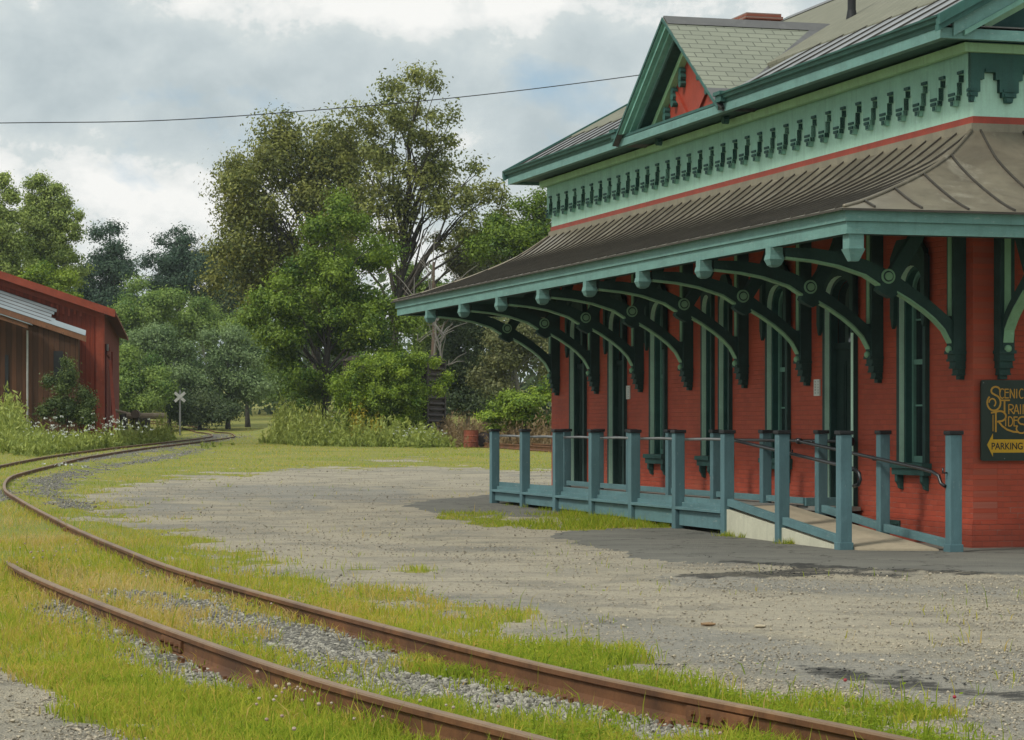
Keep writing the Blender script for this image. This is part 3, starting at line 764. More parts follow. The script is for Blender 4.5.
# ---- brackets
LOW = [(.17, 2.58), (.20, 2.70), (.29, 2.86), (.43, 3.0), (.58, 3.115), (.80, 3.255), (1.08, 3.40), (1.42, 3.56), (1.8, 3.675), (2.15, 3.735), (2.55, 3.77)]
UPP = [(.17, 2.96), (.20, 3.00), (.29, 3.075), (.43, 3.185), (.58, 3.295), (.80, 3.44), (1.04, 3.60), (1.38, 3.745), (1.77, 3.85), (2.15, 3.894), (2.55, 3.894)]
def make_bracket(depth=2.6, pend=True, k=1.0):
    """grows towards -x from the wall plane x = 0, centred on y = 0"""
    g = lambda p, t: (-p[0] * k if p[0] > .2 else -p[0], t, p[1])
    m = MB()
    m.band(LOW, UPP, g, -.065, .065)
    m.box(-.18, -.002, -.105, .105, 2.58, 4.6)                              # wall plate
    for i, (d, hw, z0, z1) in enumerate(((.21, .12, 2.535, 2.579), (.17, .105, 2.47, 2.534), (.185, .11, 2.44, 2.469), (.145, .095, 2.375, 2.439), (.155, .10, 2.345, 2.374), (.11, .08, 2.28, 2.344), (.12, .085, 2.255, 2.279), (.07, .055, 2.20, 2.254))):
        m.box(-d, -.002, -hw, hw, z0, z1)                                   # stepped corbel foot
    m.prism([(1.16, 3.50), (1.0, 3.42), (.60, 4.02), (.42, 4.55), (.60, 4.55), (.76, 4.10)], g, -.055, .055)   # brace up to the rafters
    m.prism([(1.25, 3.37), (1.19, 3.32), (1.06, 3.26), (.98, 3.30), (.93, 3.37), (1.0, 3.45), (1.2, 3.48)], g, -.075, .075)  # boss under the rosette
    b = m.build('bracket', 'dark_green', ST)
    m = MB()
    for P0 in (LOW[1:7], LOW[6:]):                                          # light bead along the curve
        q = [Vector((-p[0] * (k if p[0] > .2 else 1), 0, p[1])) for p in P0]
        if P0[0] == LOW[6]: q[0] = q[0] + Vector((-.14, 0, .04))
        else: q[-1] = q[-1] + Vector((.10, 0, -.05))
        m.band([(v.x, v.z - .022) for v in q], [(v.x, v.z + .004) for v in q], lambda p, t: (p[0], t, p[1]), -.07, .07)
        m.band([(v.x, v.z - .022) for v in q], [(v.x, v.z + .006) for v in q], lambda p, t: (p[0], t, p[1]), -.078, -.0655)
    m.box(-.195, -.1805, -.045, .045, 3.04, 4.5)
    m.build('bead', 'bead_green', b)
    m = MB(); m.ball((-.20, 0, 2.60), .05, seg=10, ring=6); m.build('drop_ball', 'bead_green', b, smooth=True)
    m = MB(); rc = (-1.105 * k, 3.545)
    for sg in (-1, 1):
        for r, t in ((.098, .08), (.052, .105), (.024, .115)): m.tube([(rc[0], sg * .06, rc[1]), (rc[0], sg * t, rc[1])], r, 20)
        m.tube([(rc[0], sg * .07, rc[1]), (rc[0], sg * .084, rc[1])], .072, 20, 1)
    m.build('rosette', ['bead_green', 'dark_green'], b)
    if pend:
        m = MB(); xx = -2.68 * k; z = 3.897
        m.box(xx - .085, xx + .085, -.085, .085, 3.80, z)
        m.hexa([(xx - .10, -.10, 3.739), (xx + .10, -.10, 3.739), (xx + .10, .10, 3.739), (xx - .10, .10, 3.739), (xx - .09, -.09, 3.80), (xx + .09, -.09, 3.80), (xx + .09, .09, 3.80), (xx - .09, .09, 3.80)])
        m.hexa([(xx - .07, -.07, 3.665), (xx + .07, -.07, 3.665), (xx + .07, .07, 3.665), (xx - .07, .07, 3.665), (xx - .10, -.10, 3.738), (xx + .10, -.10, 3.738), (xx + .10, .10, 3.738), (xx - .10, .10, 3.738)])
        m.hexa([(xx - .035, -.035, 3.64), (xx + .035, -.035, 3.64), (xx + .035, .035, 3.64), (xx - .035, .035, 3.64), (xx - .07, -.07, 3.664), (xx + .07, -.07, 3.664), (xx + .07, .07, 3.664), (xx - .07, .07, 3.664)])
        m.build('pendant', 'teal', b)
    return b
br = make_bracket(); br.location = (0, .31, 0)
for k in range(1, 8): o = copy_tree(br, ST); o.location = (0, .31 + 2.58 * k, 0)
be = make_bracket(k=.8); be.location = (.40, 0, 0); be.rotation_euler = (0, 0, math.pi / 2)
for xx in (3.0, 5.5, 8.0, 10.5): o = copy_tree(be, ST); o.location = (xx, 0, 0)
m = MB(); xx, yy = -2.60, -2.0                                             # corner pendant
m.box(xx - .095, xx + .095, yy - .095, yy + .095, 3.72, 3.897)
m.hexa([(xx - .075, yy - .075, 3.63), (xx + .075, yy - .075, 3.63), (xx + .075, yy + .075, 3.63), (xx - .075, yy + .075, 3.63), (xx - .11, yy - .11, 3.719), (xx + .11, yy - .11, 3.719), (xx + .11, yy + .11, 3.719), (xx - .11, yy + .11, 3.719)])
m.hexa([(xx - .05, yy - .05, 3.57), (xx + .05, yy - .05, 3.57), (xx + .05, yy + .05, 3.57), (xx - .05, yy + .05, 3.57), (xx - .075, yy - .075, 3.629), (xx + .075, yy - .075, 3.629), (xx + .075, yy + .075, 3.629), (xx - .075, yy + .075, 3.629)])
m.build('corner_pendant', 'teal', can)
# ================================================================== ramp with its railing
RP = empty('access_ramp', (6.05, 32.26, 0.0), ST_ANG)
tag(RP, 'blue railed boarding platform with concrete ramp along the brick depot wall', 'ramp')
def gz_st(b, a):
    c, s_ = math.cos(ST_ANG), math.sin(ST_ANG); return float(ground_z(6.05 + c * b - s_ * a, 32.26 + s_ * b + c * a))
RO, RI = -1.83, -.70
FR = [.02 + 2.08 * k for k in range(9)]                  # outer row of posts
BK = [-.84, 1.28, 3.38, 5.50, 7.62, 9.74, 11.8, 13.6, 15.6]     # inner row
def surf(a): return float(np.interp(a, [-.2, 4.25], [0.012, 0.42]))
def post(b, a, top, hw=.080):
    g = gz_st(b, a)
    m = MB(); m.box(b - hw, b + hw, a - hw, a + hw, g - .05, top); p = m.build('post', 'post_blue', RP, bevel=.008)
    m = MB(); m.box(b - hw - .018, b + hw + .018, a - hw - .018, a + hw + .018, top + .001, top + .052); m.build('post_cap', 'cap_black', p, bevel=.01)
    m = MB(); m.box(b - hw - .015, b + hw + .015, a - hw - .012, a + hw + .02, g - .02, g + .085); m.build('post_foot', 'post_blue', p, bevel=.006) if (a < .1) else None
for a in FR: post(RO, a, 1.475)
for i, a in enumerate(BK): post(RI, a, 1.475, .072 if i else .080)
DE = 17.0
m = MB(); m.box(RO + .10, -.05, 4.30, DE, DECK - .06, DECK); m.box(RI + .03, -.05, 3.45, 4.298, DECK - .062, DECK - .002); m.build('deck', 'deck_wood', RP)
m = MB()
m.hexa([(RO + .11, -.2, -.1), (RI - .10, -.62, -.1), (RI - .10, 4.298, -.1), (RO + .11, 4.298, -.1), (RO + .11, -.2, .012), (RI - .10, -.62, .012), (RI - .10, 4.298, .42), (RO + .11, 4.298, .42)])
m.build('ramp_slab', 'concrete', RP)
m = MB()
m.hexa([(RO - .04, .15, -.1), (RO + .108, .15, -.1), (RO + .108, 4.20, -.1), (RO - .04, 4.20, -.1), (RO - .04, .15, .03), (RO + .108, .15, .03), (RO + .108, 4.20, .385), (RO - .04, 4.20, .385)])
m.build('ramp_side', 'cream_wall', RP)
# fascia and ledge boards between the outer posts
m = MB(); l = MB(); tb = MB(); rng = np.random.default_rng(5)
for i in range(2, 8):
    a0, a1 = FR[i] + .1, FR[i + 1] - .1
    m.box(RO - .02, RO + .02, a0, a1, gz_st(RO, (a0 + a1) / 2) + .05, .30)
    m.box(RO + .021, RO + .06, a0, a1, .14, .42)
    l.hexa([(RO - .085, a0 - .03, .312), (RO + .10, a0, .322), (RO + .10, a1, .322), (RO - .085, a1 + .03, .312), (RO - .085, a0 - .03, .352), (RO + .10, a0, .366), (RO + .10, a1, .366), (RO - .085, a1 + .03, .352)])
    tb.box(RO + .061, RO + .10, a0, a1, .42, .50)
m.build('skirt_board', 'deck_blue', RP, bevel=.004); l.build('ledge_board', 'deck_blue', RP, bevel=.004); tb.build('toe_board', 'deck_blue', RP)
m = MB()
for i in range(3, 8): m.box(RI - .03, RI + .03, BK[i] + .09, BK[i + 1] - .09, .45, .54)
m.box(RI - .03, RI + .03, BK[2] + .6, BK[3] - .09, .45, .54); m.box(RI, -.06, BK[2] + .55, BK[2] + .65, .42, .54)
for b, P in ((RO, FR[:3]), (RI, BK[:3])):                 # kerb boards up the ramp
    for i in range(2):
        a0, a1 = P[i] + .098, P[i + 1] - .098
        z0, z1 = surf(a0) + .02, surf(a1) + .02
        m.hexa([(b - .04, a0, z0), (b + .04, a0, z0), (b + .04, a1, z1), (b - .04, a1, z1), (b - .04, a0, z0 + .105), (b + .04, a0, z0 + .105), (b + .04, a1, z1 + .105), (b - .04, a1, z1 + .105)])
m.build('kerb_board', 'deck_blue', RP, bevel=.004)
hx = RO + .15
m = MB()
pts = [(hx, DE - .2, 1.39)] + [(hx + (.008 if i % 2 else 0), a, 1.39 + (-.012 if i % 2 else .0)) for i, a in enumerate(np.arange(DE - 1.2, 4.6, -1.04))] + [(hx, 4.5, 1.385)]
m.tube(pts, .021, 8); m.build('handrail', 'galv_pipe', RP, smooth=True)
m = MB(); m.tube([(hx, 4.5, 1.385), (hx, 4.2, 1.37), (hx, .25, 1.055), (hx, .02, 1.03), (hx, -.12, .98), (hx, -.16, .90), (hx, -.10, .83), (hx, .05, .81)], .024, 10)
m.build('handrail', 'pipe_black', RP, smooth=True); m = MB()
hi = RI - .15
m.tube([(hi, 4.3, 1.37), (hi, 3.9, 1.37), (hi, -.2, 1.04), (hi, -.55, 1.0), (hi + .02, -.68, .95), (hi + .03, -.72, .86), (hi + .05, -.80, .82)], .024, 10)
m.tube([(hi, 4.2, 1.37), (hi, 6.6, 1.37)], .024, 10); m.tube([(hi, 3.88, 1.37), (hi, 3.80, 1.363)], .045, 12)
m.build('handrail', 'pipe_black', RP, smooth=True); m = MB()
m.tube([(-.13, 6.4, 1.36), (-.13, 3.66, 1.36)], .026, 10); m.tube([(-.13, 3.68, 1.36), (-.13, 3.63, 1.36)], .07, 12)
m.build('handrail', 'pipe_black', RP, smooth=True); m = MB()
for a in BK[:3]: m.tube([(RI - .09, a, surf(a) + .98), (hi, a, surf(a) + .98), (hi, a, surf(a) + 1.04)], .012, 6)
for a in FR[:2]: m.tube([(RO + .09, a, surf(a) + .98), (hx, a, surf(a) + .98), (hx, a, surf(a) + 1.04)], .012, 6)
m.build('rail_holder', 'pipe_black', RP, smooth=True); m = MB()
m.tube([(-.30, DE + .02, .4), (-.30, DE + .02, 1.25)], .03, 8)
m.build('end_pipe', 'pipe_black', RP, smooth=True)
m = MB(); m.box(RO + .12, RI + .5, DE - .02, DE + .03, .10, .42); m.build('end_board', 'deck_blue', RP)

# ================================================================== signs
SG = empty('parking_sign', (6.05, 32.26, 0.0), ST_ANG)
tag(SG, 'dark green SCENIC TRAIN RIDES sign with yellow PARKING arrow on the brick end wall', 'sign')
sx0, sx1, sz0, sz1 = .075, .875, 1.13, 2.19
def rrect(x0, x1, z0, z1, r, n=5):
    P = []
    for cx, cz_, t0 in ((x1 - r, z1 - r, 0), (x0 + r, z1 - r, 90), (x0 + r, z0 + r, 180), (x1 - r, z0 + r, 270)):
        for i in range(n + 1): t = math.radians(t0 + 90 * i / n); P.append((cx + r * math.cos(t), cz_ + r * math.sin(t)))
    return P
m = MB(); m.prism(rrect(sx0, sx1, sz0, sz1, .035), lambda p, t: (p[0], t, p[1]), -.075, -.047); m.build('board', 'sign_green', SG)
KX, KZ = .00187, .00177
def sp(x, y): return (sx0 + (x - 150) * KX, sz1 - (y - 72) * KZ)
lt = MB()
STROKE_N = [0]
def stroke(P, w):
    STROKE_N[0] += 1
    pts = [Vector(sp(*p)) for p in P]; A, B = [], []
    for i, p in enumerate(pts):
        d = (pts[min(i + 1, len(pts) - 1)] - pts[max(i - 1, 0)]); d.normalize(); n = Vector((-d.y, d.x)) * w / 2
        A.append(p + n); B.append(p - n)
    y = -.0755 - .0008 * (STROKE_N[0] % 11)
    lt.strip([(a.x, y, a.y) for a in A], [(b.x, y, b.y) for b in B])
def curve(cx, cy, rx, ry, t0, t1, n=14): return [(cx + rx * math.cos(math.radians(t0 + (t1 - t0) * i / n)), cy - ry * math.sin(math.radians(t0 + (t1 - t0) * i / n))) for i in range(n + 1)]
W1, W2 = .024, .015
def gl(ch, x, y, w, h, s=W2):
    """one narrow letter: left x, top y, width, height (sign units)"""
    b = y + h
    if ch == 'C': stroke(curve(x + w * .55, y + h / 2, w * .5, h / 2, 50, 310), s)
    if ch == 'E': stroke([(x, y), (x, b)], s); [stroke([(x, q), (x + w * .8, q)], s) for q in (y + 3, y + h * .38, b - 3)]
    if ch == 'N': stroke([(x, b), (x, y)], s); stroke([(x, y), (x + w * .85, b)], s); stroke([(x + w * .85, b), (x + w * .85, y)], s)
    if ch == 'I': stroke([(x, y), (x, b)], s)
    if ch == 'R': stroke([(x, y), (x, b)], s); stroke([(x, y + 2)] + curve(x + w * .35, y + h * .27, w * .45, h * .25, 90, -90) + [(x, y + h * .54)], s); stroke([(x + w * .25, y + h * .54), (x + w * .9, b)], s)
    if ch == 'A': stroke([(x, b), (x + w * .42, y)], s); stroke([(x + w * .42, y), (x + w * .85, b)], s); stroke([(x + w * .15, y + h * .68), (x + w * .68, y + h * .68)], s)
    if ch == 'D': stroke([(x, y), (x, b)], s); stroke([(x, y + 2)] + curve(x + w * .25, y + h * .5, w * .6, h * .48, 90, -90) + [(x, b - 2)], s)
    if ch == 'S': stroke(curve(x + w * .45, y + h * .26, w * .38, h * .25, 20, 270) + curve(x + w * .45, y + h * .74, w * .42, h * .26, 90, -160), s)
# big curling initials
stroke(curve(262, 152, 34, 30, -20, 215, 16) + curve(248, 240, 52, 58, 78, -230, 20), W1)
stroke(curve(236, 240, 26, 30, 180, -60, 10), W1 * .8)
stroke([(300, 222), (372, 222)], W1 * .8); stroke([(330, 222), (330, 325)], W1)
stroke([(262, 300), (262, 458)], W1 * 1.05); stroke([(240, 330), (240, 452)], W2 * .8); stroke([(224, 315)] + curve(292, 340, 48, 38, 120, -95, 16) + [(272, 382)], W1)
stroke([(285, 382), (310, 412), (350, 440), (400, 456), (440, 458)], W1)
for i, ch in enumerate('CENIC'): gl(ch, 290 + [0, 42, 84, 134, 152][i], 137, 38, 70)
for i, ch in enumerate('RAIN'): gl(ch, 362 + [0, 42, 92, 112][i], 252, 44, 72)
for i, ch in enumerate('IDE'): gl(ch, 338 + [0, 22, 64][i], 343, 38, 72)
stroke(curve(470, 372, 34, 28, 20, 260, 14) + curve(462, 432, 40, 34, 80, -220, 16), W1 * .9)
lt.build('lettering', 'sign_gold', SG, recalc=False)
m = MB(); P = [(195, 552), (240, 468), (240, 512), (505, 512), (490, 560), (505, 610), (240, 610), (240, 640)]
m.prism([sp(*p) for p in P], lambda p, t: (p[0], t, p[1]), -.079, -.0755); ar = m.build('arrow', 'sign_yellow', SG)
def text_mesh(name, body, size, mat, parent, loc, rot, ex=.001, bold=0.0, sx=1.0):
    cu = bpy.data.curves.new(name, 'FONT'); cu.body = body; cu.size = size; cu.extrude = ex; cu.offset = bold; cu.align_x = 'CENTER'
    t = bpy.data.objects.new(name, cu); COL.objects.link(t)
    me = bpy.data.meshes.new_from_object(t.evaluated_get(bpy.context.evaluated_depsgraph_get())); bpy.data.objects.remove(t)
    o = bpy.data.objects.new(name, me); COL.objects.link(o); me.materials.clear(); me.materials.append(M[mat])
    o.parent = parent; o.location = loc; o.rotation_euler = rot; o.scale = (sx, 1, 1); return o
q = sp(350, 586); text_mesh('arrow_text', 'PARKING', .125, 'cap_black', ar, (q[0], -.0800, q[1]), (math.pi / 2, 0, 0), .0006, .0022, .88)
m = MB()
for p in ((330, 655), (510, 92), (168, 92)): q = sp(*p); m.tube([(q[0], -.079, q[1]), (q[0], -.074, q[1])], .008, 8)
m.build('bolt', 'galv_pipe', SG)
def plate(a, w, z0, z1, label, rows):
    m = MB(); m.box(-.022, -.002, a - w / 2, a + w / 2, z0, z1); o = m.build('number_plate', 'white', None)
    o.location = (6.05, 32.26, 0); o.rotation_euler = (0, 0, ST_ANG); tag(o, label, 'plate', 'white plates by the depot doors')
    k = MB(); r = np.random.default_rng(int(a * 10))
    for c in range(rows):
        y = a - w * .28 + c * w * .5 / max(1, rows - 1)
        for z in np.arange(z0 + .035, z1 - .04, .042):
            h = r.uniform(.016, .03); k.box(-.0245, -.0225, y - .012, y + .012, z, z + h)
    k.build('faded_marks', 'galv_pipe', o)
plate(14.02, .33, 2.08, 2.33, 'small white plate with faded marks between two far door openings', 2)
plate(5.13, .22, 2.04, 2.29, 'narrow white plate on brick left of the near door', 2)
# ================================================================== camera, sun, sky
cam_d = bpy.data.cameras.new('camera'); cam = bpy.data.objects.new('camera', cam_d); COL.objects.link(cam)
cam_d.sensor_fit = 'HORIZONTAL'; cam_d.sensor_width = 36.0; cam_d.lens = 36.0 * F / 1024
cam_d.shift_y = (HZ - 370.0) / 1024
cam_d.clip_start = 0.5; cam_d.clip_end = 3000
cam.location = (0, 0, CAMH); cam.rotation_euler = (math.pi / 2, 0, 0)
S.camera = cam
SUN_EL, SUN_AZ = math.radians(48), math.radians(232)      # azimuth clockwise from +Y
to_sun = Vector((math.sin(SUN_AZ) * math.cos(SUN_EL), math.cos(SUN_AZ) * math.cos(SUN_EL), math.sin(SUN_EL)))
sd = bpy.data.lights.new('sun', 'SUN'); sd.energy = 2.7; sd.angle = math.radians(11); sd.color = (1.0, 0.95, 0.86)
so = bpy.data.objects.new('sun', sd); COL.objects.link(so); so.rotation_euler = to_sun.to_track_quat('Z', 'Y').to_euler()
w = bpy.data.worlds.new('World'); S.world = w; w.use_nodes = True
nt = w.node_tree
for n in list(nt.nodes): nt.nodes.remove(n)
out = N(nt, 'ShaderNodeOutputWorld'); bg = N(nt, 'ShaderNodeBackground'); bg.inputs['Strength'].default_value = 0.10
sky = N(nt, 'ShaderNodeTexSky'); sky.sky_type = 'NISHITA'; sky.sun_disc = False; sky.sun_elevation = SUN_EL; sky.sun_rotation = SUN_AZ
sky.altitude = 200; sky.air_density = 1.0; sky.dust_density = 1.5
tc = N(nt, 'ShaderNodeTexCoord'); mp = N(nt, 'ShaderNodeMapping'); mp.inputs['Scale'].default_value = (1, 1, 1.35); mp.inputs['Location'].default_value = (3.1, 0.4, 1.9)
L(nt, tc.outputs['Generated'], mp.inputs['Vector']); V = mp.outputs['Vector']
sx = N(nt, 'ShaderNodeSeparateXYZ'); L(nt, tc.outputs['Generated'], sx.inputs[0])
big = noise(nt, V, 10.0, 9, 0.58, 0.15); med = noise(nt, V, 26.0, 9, 0.60, 0.12)
mp2 = N(nt, 'ShaderNodeMapping'); mp2.inputs['Location'].default_value = (9.3, 5.1, 2.2); mp2.inputs['Scale'].default_value = (1, 1, 1.9)
L(nt, tc.outputs['Generated'], mp2.inputs['Vector'])
hol = noise(nt, mp2.outputs['Vector'], 11.0, 6, 0.55, 0.2)
body = mixc(nt, 0.5, big, med)
# banks of cumulus: brighter low on the left of the valley and up high, greyer band between
zz = sx.outputs[2]; xx = sx.outputs[0]
def lobe(cx, cz, wx, wz, amp):
    a = math_(nt, 'DIVIDE', math_(nt, 'SUBTRACT', xx, cx), wx); b = math_(nt, 'DIVIDE', math_(nt, 'SUBTRACT', zz, cz), wz)
    e = math_(nt, 'POWER', 2.718, math_(nt, 'MULTIPLY', math_(nt, 'ADD', math_(nt, 'MULTIPLY', a, a), math_(nt, 'MULTIPLY', b, b)), -1.0))
    return math_(nt, 'MULTIPLY', e, amp)
bias = lobe(-.16, .085, .08, .032, .11)
for a in ((-.02, .172, .13, .016, .12), (.06, .085, .10, .03, .05), (-.11, .128, .10, .022, -.10), (.02, .125, .05, .02, -.05)): bias = math_(nt, 'ADD', bias, lobe(*a))
val = math_(nt, 'ADD', body, bias)
cl = ramp(nt, val, [(0.36, (4.9, 5.65, 5.9)), (0.48, (5.9, 6.6, 6.75)), (0.535, (6.6, 7.2, 7.2)), (0.562, (8.1, 8.35, 8.2)), (0.63, (9.6, 9.6, 9.3))])
blue = mixc(nt, 0.35, (3.3, 5.4, 7.2), sky.outputs[0])
thin = ramp(nt, math_(nt, 'SUBTRACT', hol, math_(nt, 'MULTIPLY', bias, 0.6)), [(0.60, 0.0), (0.72, 1.0)])
c = mixc(nt, math_(nt, 'MULTIPLY', thin, 0.7), cl, blue)
zen = N(nt, 'ShaderNodeMapRange'); zen.interpolation_type = 'SMOOTHSTEP'; L(nt, zz, zen.inputs[0]); zen.inputs[1].default_value = .20; zen.inputs[2].default_value = .75; zen.inputs[3].default_value = 1.0; zen.inputs[4].default_value = 1.6
vm = N(nt, 'ShaderNodeVectorMath'); vm.operation = 'SCALE'; L(nt, c, vm.inputs[0]); L(nt, zen.outputs[0], vm.inputs['Scale'])
L(nt, vm.outputs[0], bg.inputs['Color']); L(nt, bg.outputs[0], out.inputs['Surface'])
S.view_settings.view_transform = 'Standard'; S.view_settings.look = 'None'; S.view_settings.exposure = 0.0; S.view_settings.gamma = 1.0
S.view_settings.use_curve_mapping = False
S.cycles.max_bounces = 6; S.cycles.diffuse_bounces = 3; S.cycles.transparent_max_bounces = 4; S.cycles.caustics_reflective = False; S.cycles.caustics_refractive = False

# ================================================================== regions of the ground, in plan
LOT = plan([(84, 496), (100, 489), (150, 481), (215, 474), (300, 468.5), (400, 466), (480, 468), (555, 470), (640, 474), (700, 500), (1300, 540), (1300, 830), (1060, 752), (990, 736), (900, 716), (800, 698), (700, 682),
            (640, 668), (580, 652), (500, 632), (420, 611), (340, 588), (260, 565), (190, 545), (140, 527), (100, 508)])
LOT2 = plan([(355, 458.5), (420, 457), (450, 458), (440, 462), (370, 461)])
ASPH = plan([(404, 505), (430, 499), (490, 494), (560, 489), (700, 500), (1300, 520), (1300, 582), (1024, 574), (900, 569), (790, 565), (700, 562), (655, 558), (610, 550), (570, 540), (545, 533), (600, 528), (668, 526),
             (668, 517), (600, 513), (540, 517), (480, 515), (440, 512)])
GSTRIP = plan([(425, 511), (452, 509), (500, 513), (560, 514), (600, 511), (645, 512), (667, 519), (662, 527), (610, 528), (560, 533), (540, 531), (500, 526), (460, 519)])
ROAD = plan([(-80, 640), (10, 676), (60, 698), (110, 722), (160, 750), (160, 900), (-300, 900), (-300, 640)])
BAL = [plan(p) for p in (
    [(96, 596), (150, 596), (205, 612), (262, 640), (345, 640), (420, 663), (500, 688), (600, 716), (560, 735), (470, 715), (395, 697), (320, 672), (240, 648), (150, 612)],
    [(48, 600), (110, 618), (180, 650), (262, 686), (250, 694), (185, 684), (120, 652), (60, 622)],
    [(32, 478), (70, 469), (100, 469), (72, 480), (62, 493), (84, 508), (64, 508), (36, 494)],
    [(62, 459), (130, 450), (190, 441), (205, 434), (228, 434), (236, 437), (185, 447), (110, 458), (80, 462)],
    [(84, 466), (150, 456), (200, 449), (196, 453), (120, 466), (90, 469)],
    [(430, 668), (520, 690), (640, 722), (600, 730), (500, 706)], [(120, 592), (190, 598), (270, 620), (350, 640), (430, 664), (400, 672), (250, 640), (160, 612)], [(560, 700), (680, 722), (760, 745), (640, 745)], [(40, 592), (110, 612), (200, 652), (180, 658), (110, 634), (48, 606)],
    [(150, 566), (215, 586), (300, 612), (295, 616), (210, 592), (150, 572)],
    [(-40, 490), (6, 488), (10, 500), (-40, 512)])]
TAR = [plan(p) for p in ([(655, 574), (740, 568), (800, 566.5), (868, 570), (910, 575), (830, 576), (740, 577), (690, 577)], [(750, 678), (800, 668), (850, 668), (900, 675), (1040, 695), (1040, 699), (900, 688), (800, 680)], [(645, 664), (700, 672), (740, 680), (690, 676)], [(690, 555), (790, 563), (1040, 574), (1040, 577), (780, 567)])]
def smask(P, x, y, soft, amp, sc):
    return sst((poly_sd(P, x, y) + fnoise(x, y, sc) * amp) / soft + 0.5)
def regions(x, y):
    d = np.hypot(x, y)
    a = 0.10 + 0.010 * d
    lot = np.maximum(smask(LOT, x, y, a * 1.8, a * 4.2, 2.0), smask(LOT2, x, y, a * 2, a * 3, .5) * .8)
    asp = smask(ASPH, x, y, 0.10, 0.34, 3.4)
    gs = smask(GSTRIP, x, y, 0.35, 0.55, 2.5) * sst(.55 + .9 * fnoise(x + 7, y, 1.9) + .35 * (x > .8))
    road = smask(ROAD, x, y, 0.25, 0.22, 2.4)
    bal = np.zeros_like(x)
    for P in BAL: bal = np.maximum(bal, smask(P, x, y, a * 1.8, a * 1.2, 3.4))
    tar = np.zeros_like(x)
    for P in TAR: tar = np.maximum(tar, smask(P, x, y, 0.4, 0.5, 3.2))
    lot = np.maximum(lot, road) * (1 - bal)
    lot = lot * (1 - gs); asp = asp * (1 - gs)
    return lot, asp, bal, tar, gs
ts = np.concatenate([[-1.2, -.8, -.55, -.4, -.32], np.linspace(-.26, .26, 330), [.32, .4, .55, .8, 1.2]])
ds = [2.0]
while ds[-1] < 330: ds.append(ds[-1] * 1.0095 + 0.005)
ds = np.array(ds + [380, 460, 600, 900])
Tg, Dg = np.meshgrid(ts, ds); Xg = Tg * Dg; Yg = Dg
Zg = ground_z(Xg, Yg)
lot, asp, bal, tar, gs = regions(Xg, Yg)
near = np.exp(-(Yg / 60.0) ** 2)
Zg = Zg + near * (0.016 * fnoise(Xg, Yg, 1.3) * (1 - asp) + 0.02 * (bal) - 0.02 * tar * fnoise(Xg, Yg, 6)) - 0.01
nv = Xg.size; nr, nc = Xg.shape
me = bpy.data.meshes.new('ground'); co = np.stack([Xg, Yg, Zg], -1).reshape(-1, 3).astype(np.float32)
me.vertices.add(nv); me.vertices.foreach_set('co', co.ravel())
ii = (np.arange(nr - 1)[:, None] * nc + np.arange(nc - 1)[None, :]).ravel()
fa = np.stack([ii, ii + 1, ii + nc + 1, ii + nc], 1).astype(np.int32)
me.loops.add(fa.size); me.loops.foreach_set('vertex_index', fa.ravel())
me.polygons.add(len(fa)); me.polygons.foreach_set('loop_start', (np.arange(len(fa)) * 4).astype(np.int32)); me.update(calc_edges=True)
me.polygons.foreach_set('use_smooth', np.ones(len(fa), bool))
_pd = Xg - np.interp(Yg, RAIL_R[:, 1], RAIL_R[:, 0])
TAN = [plan(p) for p in ([(585, 583), (700, 592), (860, 598), (1200, 606), (1200, 645), (860, 634), (700, 616), (600, 600)], [(150, 535), (300, 556), (450, 572), (600, 582), (600, 596), (430, 590), (300, 572), (160, 545)], [(330, 500), (460, 510), (560, 540), (640, 566), (560, 560), (440, 530), (330, 512)], [(180, 477), (330, 471), (480, 474), (480, 480), (330, 481), (200, 486)])]
GRY = [plan(p) for p in ([(300, 572), (450, 594), (600, 606), (760, 632), (1100, 668), (1100, 740), (900, 708), (700, 676), (560, 642), (420, 606)], [(100, 492), (200, 480), (300, 484), (420, 494), (400, 510), (260, 512), (140, 510)], [(640, 575), (900, 583), (1100, 588), (1100, 594), (860, 592), (680, 586)])]
zone = np.zeros_like(Xg)
for P in TAN: zone = np.maximum(zone, smask(P, Xg, Yg, .8, .9, 1.3))
for P in GRY: zone = zone - smask(P, Xg, Yg, .8, .9, 1.3) * (1 - np.maximum(zone, 0))
rut = np.clip(.47 + .36 * zone + .42 * fnoise(_pd * np.interp(Yg, [5, 60], [.95, .75]), Yg * .10, 1.5) + .25 * fnoise(Xg, Yg, .5), 0, 1)
for nm, a in (('w_rut', rut), ('w_lot', lot), ('w_asphalt', asp), ('w_ballast', bal), ('w_tar', tar)):
    at = me.attributes.new(nm, 'FLOAT', 'POINT'); at.data.foreach_set('value', a.ravel().astype(np.float32))
g = bpy.data.objects.new('ground', me); COL.objects.link(g); tag(g, 'old railway yard of grass, gravel and broken asphalt', None, None, 'structure')
m, nt, out = new_mat('yard_ground')
co = objco(nt)
def att(n): a = N(nt, 'ShaderNodeAttribute'); a.attribute_name = n; return a.outputs['Fac']
# grass soil
n1 = noise(nt, co, 0.35, 6, 0.6); n2 = noise(nt, co, 7.0, 6, 0.7); n3 = noise(nt, co, 60, 3, 0.6)
soil = mixc(nt, ramp(nt, n1, [(0.35, 0.0), (0.65, 1.0)]), (0.15, 0.175, 0.030), (0.24, 0.215, 0.046))
soil = mixc(nt, math_(nt, 'MULTIPLY', ramp(nt, n2, [(0.45, 0.0), (0.7, 1.0)]), 0.6), soil, (0.10, 0.090, 0.045))
